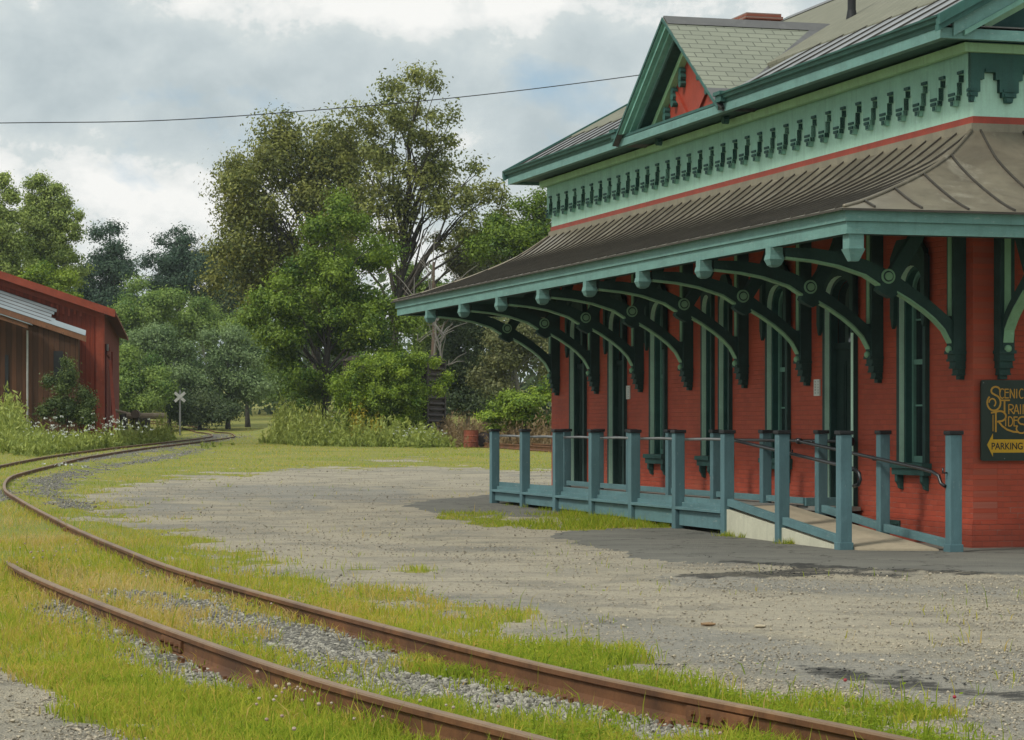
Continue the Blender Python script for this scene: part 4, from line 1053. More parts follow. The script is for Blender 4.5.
# gravel of the lot: sand with stones, grey patches, wheel streaks
vo = N(nt, 'ShaderNodeTexVoronoi'); vo.inputs['Scale'].default_value = 26; L(nt, co, vo.inputs['Vector'])
vo2 = N(nt, 'ShaderNodeTexVoronoi'); vo2.inputs['Scale'].default_value = 70; L(nt, co, vo2.inputs['Vector'])
p1 = noise(nt, objco(nt, (.7, 1.1, 1)), 0.55, 7, 0.62, 0.6); p2 = noise(nt, objco(nt, (.7, 1.1, 1)), 0.9, 7, 0.65, 0.5)
p3 = noise(nt, co, 3.0, 6, 0.65)
lotc = mixc(nt, ramp(nt, p1, [(0.42, 0.0), (0.58, 1.0)]), (0.265, 0.245, 0.195), (0.43, 0.37, 0.255))
rt = N(nt, 'ShaderNodeAttribute'); rt.attribute_name = 'w_rut'
lotc = mixc(nt, ramp(nt, rt.outputs['Fac'], [(0.30, 0.0), (0.75, 0.85)]), lotc, (0.45, 0.39, 0.285))
lotc = mixc(nt, ramp(nt, rt.outputs['Fac'], [(0.08, 0.8), (0.34, 0.0)]), lotc, (0.265, 0.255, 0.225))
lotc = mixc(nt, math_(nt, 'MULTIPLY', ramp(nt, p2, [(0.48, 0.0), (0.62, 1.0)]), 0.6), lotc, (0.135, 0.13, 0.115))
lotc = mixc(nt, math_(nt, 'MULTIPLY', ramp(nt, p3, [(0.56, 0.0), (0.70, 1.0)]), 0.5), lotc, (0.45, 0.39, 0.28))
sepc = N(nt, 'ShaderNodeSeparateColor'); L(nt, vo.outputs['Color'], sepc.inputs[0])
sepc2 = N(nt, 'ShaderNodeSeparateColor'); L(nt, vo2.outputs['Color'], sepc2.inputs[0])
lotc = mixc(nt, math_(nt, 'MULTIPLY', math_(nt, 'GREATER_THAN', sepc.outputs[0], 0.8), 0.6), lotc, mixc(nt, sepc.outputs[1], (0.12, 0.115, 0.10), (0.46, 0.41, 0.31)))
lotc = mixc(nt, math_(nt, 'MULTIPLY', sepc2.outputs[0], 0.5), lotc, mixc(nt, sepc2.outputs[1], (0.13, 0.12, 0.10), (0.46, 0.41, 0.31)))
# ballast
b1 = N(nt, 'ShaderNodeTexVoronoi'); b1.inputs['Scale'].default_value = 20; L(nt, co, b1.inputs['Vector'])
sb = N(nt, 'ShaderNodeSeparateColor'); L(nt, b1.outputs['Color'], sb.inputs[0])
balc = mixc(nt, sb.outputs[0], (0.12, 0.114, 0.095), (0.32, 0.30, 0.25))
balc = mixc(nt, ramp(nt, b1.outputs['Distance'], [(0.25, 0.0), (0.6, 0.85)]), balc, (0.06, 0.055, 0.045))
# asphalt
a1 = noise(nt, objco(nt, (.6, 1.2, 1)), 1.0, 6, 0.65); a2 = noise(nt, co, 90, 2)
aspc = mixc(nt, ramp(nt, a1, [(0.35, 0.0), (0.68, 1.0)]), (0.135, 0.132, 0.112), (0.225, 0.215, 0.175))
aspc = mixc(nt, math_(nt, 'MULTIPLY', a2, 0.5), aspc, (0.22, 0.21, 0.185))
wl = att('w_lot'); wa = att('w_asphalt'); wb = att('w_ballast'); wt = att('w_tar')
def edge(wgt, n, k=0.45): return ramp(nt, math_(nt, 'ADD', wgt, math_(nt, 'MULTIPLY', math_(nt, 'SUBTRACT', n, 0.5), k * 2)), [(0.42, 0.0), (0.58, 1.0)])
c = mixc(nt, edge(wl, n2, .6), soil, lotc)
c = mixc(nt, edge(wb, n2, .5), c, balc)
c = mixc(nt, edge(wa, n2, .9), c, aspc)
tn = noise(nt, objco(nt, (.8, 2.0, 1)), 5.0, 8, 0.8)
cr = N(nt, 'ShaderNodeTexVoronoi'); cr.feature = 'DISTANCE_TO_EDGE'; cr.inputs['Scale'].default_value = .7
cwn = N(nt, 'ShaderNodeTexNoise'); cwn.inputs['Scale'].default_value = 2.5; cwn.inputs['Detail'].default_value = 5; L(nt, co, cwn.inputs['Vector'])
cad = N(nt, 'ShaderNodeVectorMath'); cad.operation = 'MULTIPLY_ADD'; L(nt, cwn.outputs['Color'], cad.inputs[0]); cad.inputs[1].default_value = (.9, .9, .9); L(nt, co, cad.inputs[2]); L(nt, cad.outputs[0], cr.inputs['Vector'])
crk = ramp(nt, cr.outputs['Distance'], [(0.0, 1.0), (0.018, 0.0)])
c = mixc(nt, math_(nt, 'MULTIPLY', math_(nt, 'MULTIPLY', crk, edge(wa, n2, .3)), .75), c, (0.035, 0.034, 0.03))
c = mixc(nt, math_(nt, 'MULTIPLY', ramp(nt, math_(nt, 'ADD', math_(nt, 'MULTIPLY', wt, .50), math_(nt, 'SUBTRACT', tn, .5)), [(0.36, 0.0), (0.50, 1.0)]), 0.85), c, (0.030, 0.029, 0.027))
hgt = math_(nt, 'ADD', math_(nt, 'MULTIPLY', n3, 0.35), math_(nt, 'MULTIPLY', math_(nt, 'SUBTRACT', 1.0, vo2.outputs['Distance']), math_(nt, 'MULTIPLY_ADD', wl, .9, .15)))
hgt = math_(nt, 'ADD', hgt, math_(nt, 'MULTIPLY', math_(nt, 'SUBTRACT', 1.0, vo.outputs['Distance']), math_(nt, 'MULTIPLY', wl, .9)))
hgt = math_(nt, 'ADD', hgt, math_(nt, 'MULTIPLY', math_(nt, 'SUBTRACT', 1.0, b1.outputs['Distance']), math_(nt, 'MULTIPLY', wb, 1.5)))
hgt = math_(nt, 'ADD', hgt, math_(nt, 'MULTIPLY', tn, math_(nt, 'MULTIPLY', wt, 2.0)))
principled(nt, out, c, 0.9, 0, 0.2, hgt, 0.85, 0.03)
me.materials.append(m)

# ================================================================== track
def sweep(mb, P, nrm, prof, zoff, mis, z_add=0.0):
    """prof: closed list of (lateral, height); mis: material per side of the profile"""
    k = len(prof); gz = ground_z(P[:, 0], P[:, 1], False)
    rows = []
    for i in range(len(P)): rows.append([(P[i, 0] + nrm[i, 0] * a, P[i, 1] + nrm[i, 1] * a, gz[i] + h + zoff) for a, h in prof])
    o = len(mb.v)
    for r in rows: mb.v += r
    for i in range(len(P) - 1):
        for j in range(k):
            j2 = (j + 1) % k
            mb.f.append((o + i * k + j, o + i * k + j2, o + (i + 1) * k + j2, o + (i + 1) * k + j)); mb.m.append(mis[j])
    mb.f.append(tuple(o + j for j in range(k))[::-1]); mb.m.append(0)
    mb.f.append(tuple(o + (len(P) - 1) * k + j for j in range(k))); mb.m.append(0)
RP_ = [(-.075, -.02), (.075, -.02), (.075, .014), (.018, .034), (.010, .055), (.010, .118), (.033, .132), (.033, .160), (.027, .170), (-.027, .170), (-.033, .160), (-.033, .132), (-.010, .118), (-.010, .055), (-.018, .034), (-.075, .014)]
RMI = [0] * 7 + [1, 1, 1] + [0] * 6
TR = empty('railway_track', (0, 0, 0)); tag(TR, 'main curving railway track with rusty rails through grass and ballast', 'railway track')
for P in (RAIL_R, RAIL_L):
    mb = MB(); sweep(mb, P, RAIL_NRM, RP_, 0.0, RMI); mb.build('rail', ['rail_side', 'rail_top'], TR)
RS = np.concatenate([[0], np.cumsum(np.linalg.norm(np.diff(RAIL_R, axis=0), axis=1))])
for rail_i, (P, starts) in enumerate(((RAIL_R, (8.6, 20.5, 32.4)), (RAIL_L, (7.2, 13.9)))):
    for s0 in starts:
        jb = MB(); f = lambda s: np.array([np.interp(s, RS, P[:, 0]), np.interp(s, RS, P[:, 1])]); p0, p1 = f(s0), f(s0 + .62); dv = (p1 - p0) / np.linalg.norm(p1 - p0); nv_ = np.array([-dv[1], dv[0]]); zg = float(ground_z(p0[0], p0[1], False))
        for sg in (-1, 1):
            pt = lambda s, a, z: (*(p0 + dv * s + nv_ * a * sg), zg + z)
            jb.hexa([pt(0, .011, .05), pt(.62, .011, .05), pt(.62, .034, .042), pt(0, .034, .042), pt(0, .011, .122), pt(.62, .011, .122), pt(.62, .030, .118), pt(0, .030, .118)])
            for k in range(4): jb.tube([pt(.08 + .153 * k, .03, .083), pt(.08 + .153 * k, .058, .083)], .016, 6)
        jb.build('joint_bar', 'rail_side', TR)
mid = (RAIL_R + RAIL_L) / 2; seglen = np.concatenate([[0], np.cumsum(np.linalg.norm(np.diff(mid, axis=0), axis=1))])
slp = None; rr = np.random.default_rng(3)
for k in range(64):
    s = 1.2 + .62 * k
    x, y = np.interp(s, seglen, mid[:, 0]), np.interp(s, seglen, mid[:, 1]); nx, ny = np.interp(s, seglen, RAIL_NRM[:, 0]), np.interp(s, seglen, RAIL_NRM[:, 1])
    if slp is None:
        mb = MB(); mb.box(-1.27, 1.27, -.115, .115, -.17, -.035)
        for sx_ in (-.7525, .7525):
            mb.box(sx_ - .16, sx_ + .16, -.10, .10, -.0348, .010, 1)
            for a in (-.105, .105):
                for b in (-.05, .05): mb.box(sx_ + a - .012, sx_ + a + .012, b - .012, b + .012, -.0, .034, 1)
        slp = mb.build('sleeper', ['sleeper', 'rail_side'], TR); o = slp
    else: o = slp.copy(); COL.objects.link(o); o.parent = TR
    o.location = (x, y, float(ground_z(x, y, False)) + rr.uniform(-.004, .012)); o.rotation_euler = (0, 0, math.atan2(ny, nx) + rr.uniform(-.02, .02))
# the siding beyond the lot, under the old freight car
SP = np.array([px(395, 444, 143)[:2], px(440, 446.2, 131)[:2], px(500, 449.3, 118)[:2], px(560, 452.7, 106)[:2], px(640, 457, 96)[:2]])
SP = _spline(SP, 10); dd = np.gradient(SP, axis=0); dd /= np.linalg.norm(dd, axis=1)[:, None]; SN = np.stack([-dd[:, 1], dd[:, 0]], 1)
SD = empty('siding_track'); tag(SD, 'rusty siding rails along the far edge of the lawn behind the depot', 'railway track')
for off in (0, 1.5):
    mb = MB(); sweep(mb, SP + SN * off, SN, [(a * 1.3, h * 1.25) for a, h in RP_], .03, [0] * 16); mb.build('rail', ['rail_side'], SD)

# ================================================================== loose stones
def ico():
    t = (1 + 5 ** .5) / 2
    v = np.array([(-1, t, 0), (1, t, 0), (-1, -t, 0), (1, -t, 0), (0, -1, t), (0, 1, t), (0, -1, -t), (0, 1, -t), (t, 0, -1), (t, 0, 1), (-t, 0, -1), (-t, 0, 1)], float); v /= np.linalg.norm(v[0])
    f = np.array([(0, 11, 5), (0, 5, 1), (0, 1, 7), (0, 7, 10), (0, 10, 11), (1, 5, 9), (5, 11, 4), (11, 10, 2), (10, 7, 6), (7, 1, 8), (3, 9, 4), (3, 4, 2), (3, 2, 6), (3, 6, 8), (3, 8, 9), (4, 9, 5), (2, 4, 11), (6, 2, 10), (8, 6, 7), (9, 8, 1)])
    return v, f
IV, IF = ico()
def stones(name, x, y, size, mat, rng, flat=.6, lift=.2):
    n = len(x); q = rng.normal(0, 1, (n, 3, 3)); q, _ = np.linalg.qr(q)
    v = IV[None] * rng.uniform(.55, 1.15, (n, 12, 1)) * np.stack([np.ones(n), rng.uniform(.6, 1, n), rng.uniform(.45, .8, n)], 1)[:, None]
    v = np.einsum('nij,nkj->nki', q, v); v[..., 2] *= flat ** .5
    v = v * size[:, None, None] + np.stack([x, y, ground_z(x, y) + size * lift], 1)[:, None]
    return np_mesh(name, v[:, IF].reshape(-1, 3), 3, mat, tint=np.repeat(rng.uniform(0, 1, n), 20))
def stone_mat(name, a, b):
    m, nt, out = new_mat(name); at = N(nt, 'ShaderNodeAttribute'); at.attribute_name = 'tint'
    c = ramp(nt, at.outputs['Fac'], [(0.0, a), (1.0, b)]); n1 = noise(nt, objco(nt), 40, 3)
    c = mixc(nt, math_(nt, 'MULTIPLY', n1, .4), c, tuple(x * .6 for x in a)); principled(nt, out, c, .85, 0, .25); return m
rng = np.random.default_rng(21)
def screen_points(n, v0, v1, u0=-60, u1=1090):
    u = rng.uniform(u0, u1, n); v = rng.uniform(v0, v1, n); x, y = unproj(u, v); return x, y
x, y = screen_points(150000, 432, 775); l_, a_, b_, t_, g_ = regions(x, y)
k = (rng.uniform(0, 1, len(x)) < b_ * 1.2) & (b_ > .25)
x, y = x[k], y[k]; sz = rng.uniform(.010, .026, len(x)) * (1 + np.maximum(0, y - 22) * .012)
tag(stones('ballast_stones', x, y, sz, stone_mat('ballast_stone', (0.130, 0.122, 0.102), (0.42, 0.395, 0.325)), rng, .8, .35), 'grey crushed stone ballast lying between and beside the rails', 'ballast', None, 'stuff')
x, y = screen_points(70000, 455, 775); l_, a_, b_, t_, g_ = regions(x, y)
k = rng.uniform(0, 1, len(x)) < l_ * (1 - a_) * (t_ < .15) * (.30 + .70 * (fnoise(x, y, 1.0) > 0.0))
x, y = x[k], y[k]; sz = rng.uniform(.005, .015, len(x)) * (1 + np.maximum(0, y - 18) * .014) * np.where(rng.uniform(0, 1, len(x)) > .97, 1.7, 1)
tag(stones('pebbles', x, y, sz, stone_mat('pebble', (0.19, 0.17, 0.135), (0.52, 0.45, 0.33)), rng, .6, .25), 'loose pale pebbles scattered over the gravel lot', 'pebbles', None, 'stuff')
def crumbs(P, n):
    lo, hi = P.min(0), P.max(0); x = rng.uniform(lo[0], hi[0], n); y = rng.uniform(lo[1], hi[1], n); s = poly_sd(P, x, y) + fnoise(x, y, 2.3) * .9; k = s > 0.1; return x[k], y[k]
xs, ys = zip(*[crumbs(P, 500) for P in TAR]); x = np.concatenate(xs); y = np.concatenate(ys)
tag(stones('asphalt_crumbs', x, y, rng.uniform(.006, .02, len(x)), stone_mat('asphalt_crumb', (0.03, 0.03, 0.028), (0.085, 0.083, 0.075)), rng, .15, .1), 'broken black asphalt crumbs along the edge of the paving', 'asphalt crumbs', None, 'stuff')
def single_stone(u, v, s, col, label, fl=(1, .5, .5)):
    x, y = unproj(np.array([u]), np.array([v])); mb = MB(); r = random.Random(int(u)); q = [Vector(p) for p in IV]
    mb.add([(p.x * s * fl[0] * r.uniform(.8, 1.1), p.y * s * fl[1] * r.uniform(.8, 1.1), p.z * s * fl[2] * r.uniform(.8, 1.1)) for p in q], [tuple(int(i) for i in f) for f in IF])
    o = mb.build('rock', paint_mat('rock_' + str(u), col, .25, .9, 20), None); o.location = (float(x[0]), float(y[0]), float(ground_z(x[0], y[0])) + s * fl[2] * .4); tag(o, label, 'rock')
single_stone(709, 625, .075, (0.25, 0.16, 0.085), 'flat orange brown rock lying on the gravel lot', (1, .5, .25))
single_stone(760, 627, .06, (0.38, 0.32, 0.22), 'pale sandy rock lying on the open gravel', (1, .6, .3))
single_stone(120, 634, .06, (0.34, 0.31, 0.26), 'pale round rock lying in ballast beside the near rail', (1, .8, .5))
single_stone(160, 645, .05, (0.42, 0.30, 0.20), 'tan rock with a hollow lying beside the near rail', (1, .7, .6))
single_stone(135, 727, .055, (0.36, 0.33, 0.27), 'pale flat rock on the grey path edge at bottom left', (1.2, .6, .25))

# ================================================================== grass
def blades(name, x, y, h, w, lean, mat, rng, tint, seg=2, base=0.0):
    n = len(x); a = rng.uniform(0, 2 * np.pi, n); d = np.stack([np.cos(a), np.sin(a)], 1)
    f = rng.uniform(0, 2 * np.pi, n); s = np.stack([np.cos(f), np.sin(f)], 1) * (w / 2)[:, None]
    z0 = ground_z(x, y) - .02 + base; P0 = np.stack([x, y], 1)
    P1 = P0 + d * (h * lean * .35)[:, None]; P2 = P0 + d * (h * lean)[:, None]
    z1 = z0 + h * .6; z2 = z0 + h * (1 - .25 * lean)
    c = lambda P, z: np.concatenate([P, z[:, None]], 1)
    if seg == 2:
        a0, a1, b0, b1, e = c(P0 - s, z0), c(P0 + s, z0), c(P1 - s * .75, z1), c(P1 + s * .75, z1), c(P2, z2)
        q = np.stack([a0, a1, b1, a0, b1, b0, b0, b1, e], 1); k = 3; tint = np.repeat(tint, 3)
    else:
        q = np.stack([c(P0 - s, z0), c(P0 + s, z0), c(P2, z2)], 1); k = 3
    return np_mesh(name, q.reshape(-1, 3), k, mat, tint=tint)
def grass_mat(name):
    m, nt, out = new_mat(name); at = N(nt, 'ShaderNodeAttribute'); at.attribute_name = 'tint'
    c = ramp(nt, at.outputs['Fac'], [(0.0, (0.13, 0.20, 0.020)), (0.35, (0.28, 0.36, 0.036)), (0.62, (0.42, 0.42, 0.055)), (0.80, (0.54, 0.38, 0.09)), (1.0, (0.58, 0.45, 0.20))])
    d = N(nt, 'ShaderNodeBsdfDiffuse'); L(nt, c, d.inputs[0]); tr = N(nt, 'ShaderNodeBsdfTranslucent'); L(nt, c, tr.inputs[0])
    mx = N(nt, 'ShaderNodeMixShader'); mx.inputs[0].default_value = .5; L(nt, d.outputs[0], mx.inputs[1]); L(nt, tr.outputs[0], mx.inputs[2]); L(nt, mx.outputs[0], out.inputs[0]); return m
GM = grass_mat('grass_blade')
def rail_dist(x, y):
    P = RAIL_R[::3]; Q = RAIL_L[::3]; r = np.full(x.shape, 99.0)
    for A in (P, Q):
        for i in range(0, len(x), 20000):
            s = slice(i, i + 20000); r[s] = np.minimum(r[s], np.sqrt(((x[s, None] - A[None, :, 0]) ** 2 + (y[s, None] - A[None, :, 1]) ** 2).min(1)))
    return r
def grass_pts(n, v0, v1, u0=-80, u1=1110):
    x, y = screen_points(n, v0, v1, u0, u1); l_, a_, b_, t_, g_ = regions(x, y)
    bare = np.maximum(np.maximum(l_, a_), b_ * (.80 + .2 * (fnoise(x, y, 4.5) < .35)))
    clump = fnoise(x, y, 3.0)
    k = rng.uniform(0, 1, n) < (1 - bare) * np.clip(.85 + .5 * clump, .12, 1) + .03 * (l_ > .3) * (fnoise(x, y, 2) > .35) * (1 - a_)
    # inside the depot there is no lawn
    c, s_ = math.cos(ST_ANG), math.sin(ST_ANG); bx = (x - 6.05) * c + (y - 32.26) * s_; ay = -(x - 6.05) * s_ + (y - 32.26) * c
    k &= ~((bx > -1.9) & (bx < WD) & (ay > -.4) & (ay < LN))
    return x[k], y[k]
GH = lambda x, y: np.clip(.5 + .55 * fnoise(x, y, .9), .1, 1.0)
def tintfn(x, y, n, r=0.16):
    t = .54 + .24 * fnoise(x + 40, y - 9, .55) + .13 * fnoise(x - 4, y + 30, 2.2)
    c = np.interp(y, RAIL_R[:, 1], (RAIL_R[:, 0] + RAIL_L[:, 0]) / 2)
    t = t + .10 * fnoise(x - 14, y + 3, 5.0) + .20 * np.exp(-((x - c) / .9) ** 2) * (y < 45) * (y > 16)
    return np.clip(t + rng.normal(0, r, n), 0, 1)
x, y = grass_pts(210000, 540, 790); rd = rail_dist(x, y)
h = (.045 + .13 * GH(x, y) * rng.uniform(.5, 1.15, len(x))) * np.where((rd < .12) & (y < 17), .6, 1); k = rd > .055
x, y, h = x[k], y[k], h[k]
tag(blades('grass', x, y, h, rng.uniform(.006, .011, len(x)), rng.uniform(.15, .9, len(x)), GM, rng, tintfn(x, y, len(x))), 'yellow green grass tufts growing round the near rails', 'grass', None, 'stuff')
x, y = grass_pts(130000, 428, 545); rd = rail_dist(x, y); k = rd > .08; x, y = x[k], y[k]
h = (.05 + .10 * GH(x, y) * rng.uniform(.5, 1.1, len(x))) * np.clip(1 + (y - 30) * .004, 1, 1.6); h = np.where(y > 60, h * .75, h)
tag(blades('grass', x, y, h, rng.uniform(.007, .013, len(x)) * np.clip(y / 30, 1, 5), rng.uniform(.2, .9, len(x)), GM, rng, tintfn(x, y, len(x)), 1), 'short sunlit lawn beyond the gravel lot and along the far track', 'grass', None, 'stuff')
# weeds crowding the rails
x, y = grass_pts(60000, 480, 790); rd = rail_dist(x, y); k = (rd < .34) & (rd > .05) & (fnoise(x, y, 1.7) > -.05); x, y = x[k], y[k]
tag(blades('rail_weeds', x, y, rng.uniform(.08, .23, len(x)) * np.clip(.5 + fnoise(x, y, 2.6), .25, 1), rng.uniform(.006, .011, len(x)) * np.clip(y / 16, 1, 2.5), rng.uniform(.15, .8, len(x)), GM, rng, np.clip(rng.normal(.45, .25, len(x)), 0, 1)), 'ragged grass crowding against the webs of the rails', 'grass', None, 'stuff')
# taller sprigs
x, y = grass_pts(5000, 500, 790); l_, a_, b_, t_, g_ = regions(x, y)
tag(blades('grass_sprigs', x, y, rng.uniform(.12, .27, len(x)), rng.uniform(.006, .010, len(x)), rng.uniform(.1, .6, len(x)), GM, rng, np.clip(rng.normal(.42, .22, len(x)), 0, 1)), 'taller grass sprigs standing along the near rails', 'grass', None, 'stuff')
# small tufts where the skirting and posts meet the ground
aa = rng.uniform(-.2, 17.2, 9000); bb = RO - np.abs(rng.normal(.08, .09, 9000)); c_, s__ = math.cos(ST_ANG), math.sin(ST_ANG); x = 6.05 + c_ * bb - s__ * aa; y = 32.26 + s__ * bb + c_ * aa
k = fnoise(aa * 2.1, aa * .7 + 3, 1.5) > .22; x, y = x[k], y[k]
tag(blades('skirting_weeds', x, y, rng.uniform(.03, .13, len(x)), rng.uniform(.008, .014, len(x)), rng.uniform(.2, .9, len(x)), GM, rng, np.clip(rng.normal(.4, .22, len(x)), 0, 1), 1), 'small tufts of weeds along the foot of the blue skirting', 'weeds', None, 'stuff')
# strip of rank weeds by the platform
P = GSTRIP; lo, hi = P.min(0), P.max(0); x = rng.uniform(lo[0], hi[0], 16000); y = rng.uniform(lo[1], hi[1], 16000); k = (poly_sd(P, x, y) + .45 * fnoise(x, y, 2.5) > 0) & (rng.uniform(0, 1, len(x)) < regions(x, y)[4]); x, y = x[k], y[k]
hh = (.04 + .13 * np.clip(.3 + fnoise(x, y, 1.4), 0.0, 1)) * rng.uniform(.4, 1.1, len(x))
hh = hh * np.where((y > 36) & (x > .5), 1.35, 1.0)
tag(blades('grass_strip', x, y, hh, rng.uniform(.01, .022, len(x)), rng.uniform(.2, .9, len(x)), GM, rng, np.clip(rng.normal(.38, .17, len(x)), 0, 1), 1), 'strip of weeds and grass in front of the blue platform skirting', 'grass', None, 'stuff')
X_, Y_ = [], []
for u0, u1, n in ((-900, -70, 90000), (1100, 1500, 30000)):
    x, y = grass_pts(n, 432, 790, u0, u1); X_.append(x); Y_.append(y)
x, y = np.concatenate(X_), np.concatenate(Y_); h = (.05 + .12 * GH(x, y) * rng.uniform(.5, 1.15, len(x)))
tag(blades('grass', x, y, h, rng.uniform(.008, .014, len(x)) * np.clip(y / 20, 1, 5), rng.uniform(.15, .9, len(x)), GM, rng, tintfn(x, y, len(x)), 1), 'rough grass spreading away on both sides of the yard', 'grass', None, 'stuff')
# clover leaves low among the grass
x, y = grass_pts(60000, 560, 790); k = fnoise(x + 3, y - 8, 1.1) > .12; x, y = x[k], y[k]; n = len(x)
z = ground_z(x, y) + rng.uniform(.015, .075, n); a = rng.uniform(0, 6.28, n); s = rng.uniform(.008, .016, n); tl = rng.uniform(-.4, .4, (2, n))
A = np.stack([np.cos(a) * s, np.sin(a) * s, tl[0] * s], 1); B = np.stack([-np.sin(a) * s, np.cos(a) * s, tl[1] * s], 1); C0_ = np.stack([x, y, z], 1)
tag(np_mesh('clover_leaves', np.stack([C0_ - A, C0_ + B, C0_ + A, C0_ - B], 1).reshape(-1, 3), 4, GM, tint=np.clip(rng.normal(.18, .12, n), 0, 1)), 'low clover leaves spreading among the near grass', 'clover', None, 'stuff')
# clover heads
def dots(name, x, y, z, r, mat, label, cat):
    n = len(x); v = IV[None] * r[:, None, None] + np.stack([x, y, z], 1)[:, None]
    tag(np_mesh(name, v[:, IF].reshape(-1, 3), 3, mat, tint=np.repeat(rng.uniform(0, 1, n), 20)), label, cat, None, 'stuff')
def flowers_uv(spec):
    X, Y = [], []
    for u, v, su, sv, n in spec:
        a, b = unproj(rng.normal(u, su, n), np.maximum(430, rng.normal(v, sv, n))); X.append(a); Y.append(b)
    return np.concatenate(X), np.concatenate(Y)
x, y = flowers_uv([(315, 712, 26, 14, 20), (430, 735, 40, 8, 9), (60, 558, 25, 10, 22), (270, 722, 14, 12, 9), (255, 650, 30, 30, 3), (650, 742, 40, 10, 4)])
dots('clover_flowers', x, y, ground_z(x, y) + rng.uniform(.09, .16, len(x)), rng.uniform(.008, .013, len(x)), leaf_mat('clover_head', (.36, .24, .20), (.46, .38, .30), .1), 'small pale pink clover heads in the grass by the near rail', 'flowers')
x, y = flowers_uv([(845, 701, 1, 1, 1), (957, 719, 1, 1, 1)])
dots('red_clover', x, y, ground_z(x, y) + .12, np.full(len(x), .012), leaf_mat('red_clover_head', (.30, .03, .05), (.34, .05, .06), .1), 'few red clover heads by the near rail at bottom right', 'flowers')
HAZE = 0.00015
# ================================================================== plants
def quads(c, size, rng, up=0.35, el=1.7, out=None, vert=0.0):
    """leaf shaped quads at centres c, turned outward along out"""
    n = len(c); nn = rng.normal(0, .55 if out is not None else 1, (n, 3)); nn[:, 2] += up * (1 if out is not None else 2)
    if out is not None: nn += out * 1.1
    nn /= np.linalg.norm(nn, axis=1)[:, None] + 1e-9
    a = rng.normal(0, 1, (n, 3)); a[:, 2] += vert * np.sign(rng.normal(0, 1, n) + 9)
    if out is not None: a -= nn * (a * nn).sum(1)[:, None]
    a /= np.linalg.norm(a, axis=1)[:, None] + 1e-9; b = np.cross(nn, a); b /= np.linalg.norm(b, axis=1)[:, None] + 1e-9
    s = size[:, None]; return np.stack([c - a * s * .5 * el, c + b * s * .42, c + a * s * .5 * el, c - b * s * .42], 1).reshape(-1, 3)
DENS, LSZ, BOUGH = 5.6, .39, 5.5
def crown_points(blobs, D, nclump, per, cr, rng, shell=.55, flat=.7, bough=5.5, dens=1.0):
    """blobs (u, v, ru, rv): ellipsoids in the crown -> leaf clumps -> leaf positions"""
    W = [b[2] * b[3] for b in blobs]; W = np.array(W) / sum(W); cs, leaf, tint = [], [], []
    for i, b in enumerate(blobs):
        C = np.array(px(b[0], b[1], D)); rx, rz_ = b[2] / F * D, b[3] / F * D; ry = b[4] if len(b) > 4 else rx * .9; R3 = np.array([rx, ry, rz_])
        n = max(3, int(nclump * W[i])); nb = max(3, int(n / bough))
        d = rng.normal(0, 1, (nb, 3)); d /= np.linalg.norm(d, axis=1)[:, None]
        bc = C + d * R3 * (rng.uniform(.35, 1.12, nb) ** .8)[:, None]; br_ = R3[None] * rng.uniform(.16, .46, nb)[:, None] * np.array([1, 1, .75])
        j = rng.integers(0, nb, n); q = rng.normal(0, 1, (n, 3)); q /= np.linalg.norm(q, axis=1)[:, None]
        cs.append(bc[j] + q * br_[j] * (rng.uniform(0, 1, n) ** shell)[:, None])
    cs = np.concatenate(cs); n = len(cs); rad = cr * rng.uniform(.6, 1.35, n); k = np.maximum(3, (per * (rad / cr) ** 2).astype(int))
    k = np.maximum(2, (k * DENS * dens).astype(int)); idx = np.repeat(np.arange(n), k); p = rng.normal(0, .56, (len(idx), 3)) * rad[idx][:, None]; p[:, 2] *= flat
    t = np.clip(.5 + rng.normal(0, .27, n), 0, 1); return cs, cs[idx] + p, np.clip(t[idx] + rng.normal(0, .16, len(idx)), 0, 1), p / (np.linalg.norm(p, axis=1)[:, None] + 1e-6)
def limbs(mb, base, top, rad, targets, rng, n, wob=.06, rmin=.02, k0=.25):
    base, top = Vector(base), Vector(top); H = (top - base).length; pts = []
    for i in range(9):
        t = i / 8; p = base.lerp(top, t) + Vector((rng.normal(0, wob), rng.normal(0, wob), 0)) * H * .12 * (t > 0); pts.append(p)
    mb.tube(pts, [rad * (1.25 if i == 0 else 1) * (1 - .82 * i / 8) for i in range(9)], 8)
    if len(targets) == 0: return
    for j in rng.choice(len(targets), min(n, len(targets)), False):
        q = Vector(targets[j]); t = min(.95, max(k0, (q.z - base.z) / H * .78 - rng.uniform(.03, .18))); i = t * 8; a = pts[int(i)].lerp(pts[min(8, int(i) + 1)], i - int(i))
        r0 = max(rmin, rad * (1 - .82 * t) * rng.uniform(.3, .55)); dv = q - a
        mid1 = a + dv * .35 + Vector((rng.normal(0, .05), rng.normal(0, .05), .08)) * dv.length; mid2 = a + dv * .7 + Vector((rng.normal(0, .05), rng.normal(0, .05), .07)) * dv.length
        mb.tube([a, mid1, mid2, q], [r0, r0 * .72, r0 * .45, rmin * .5], 5, cap=False)
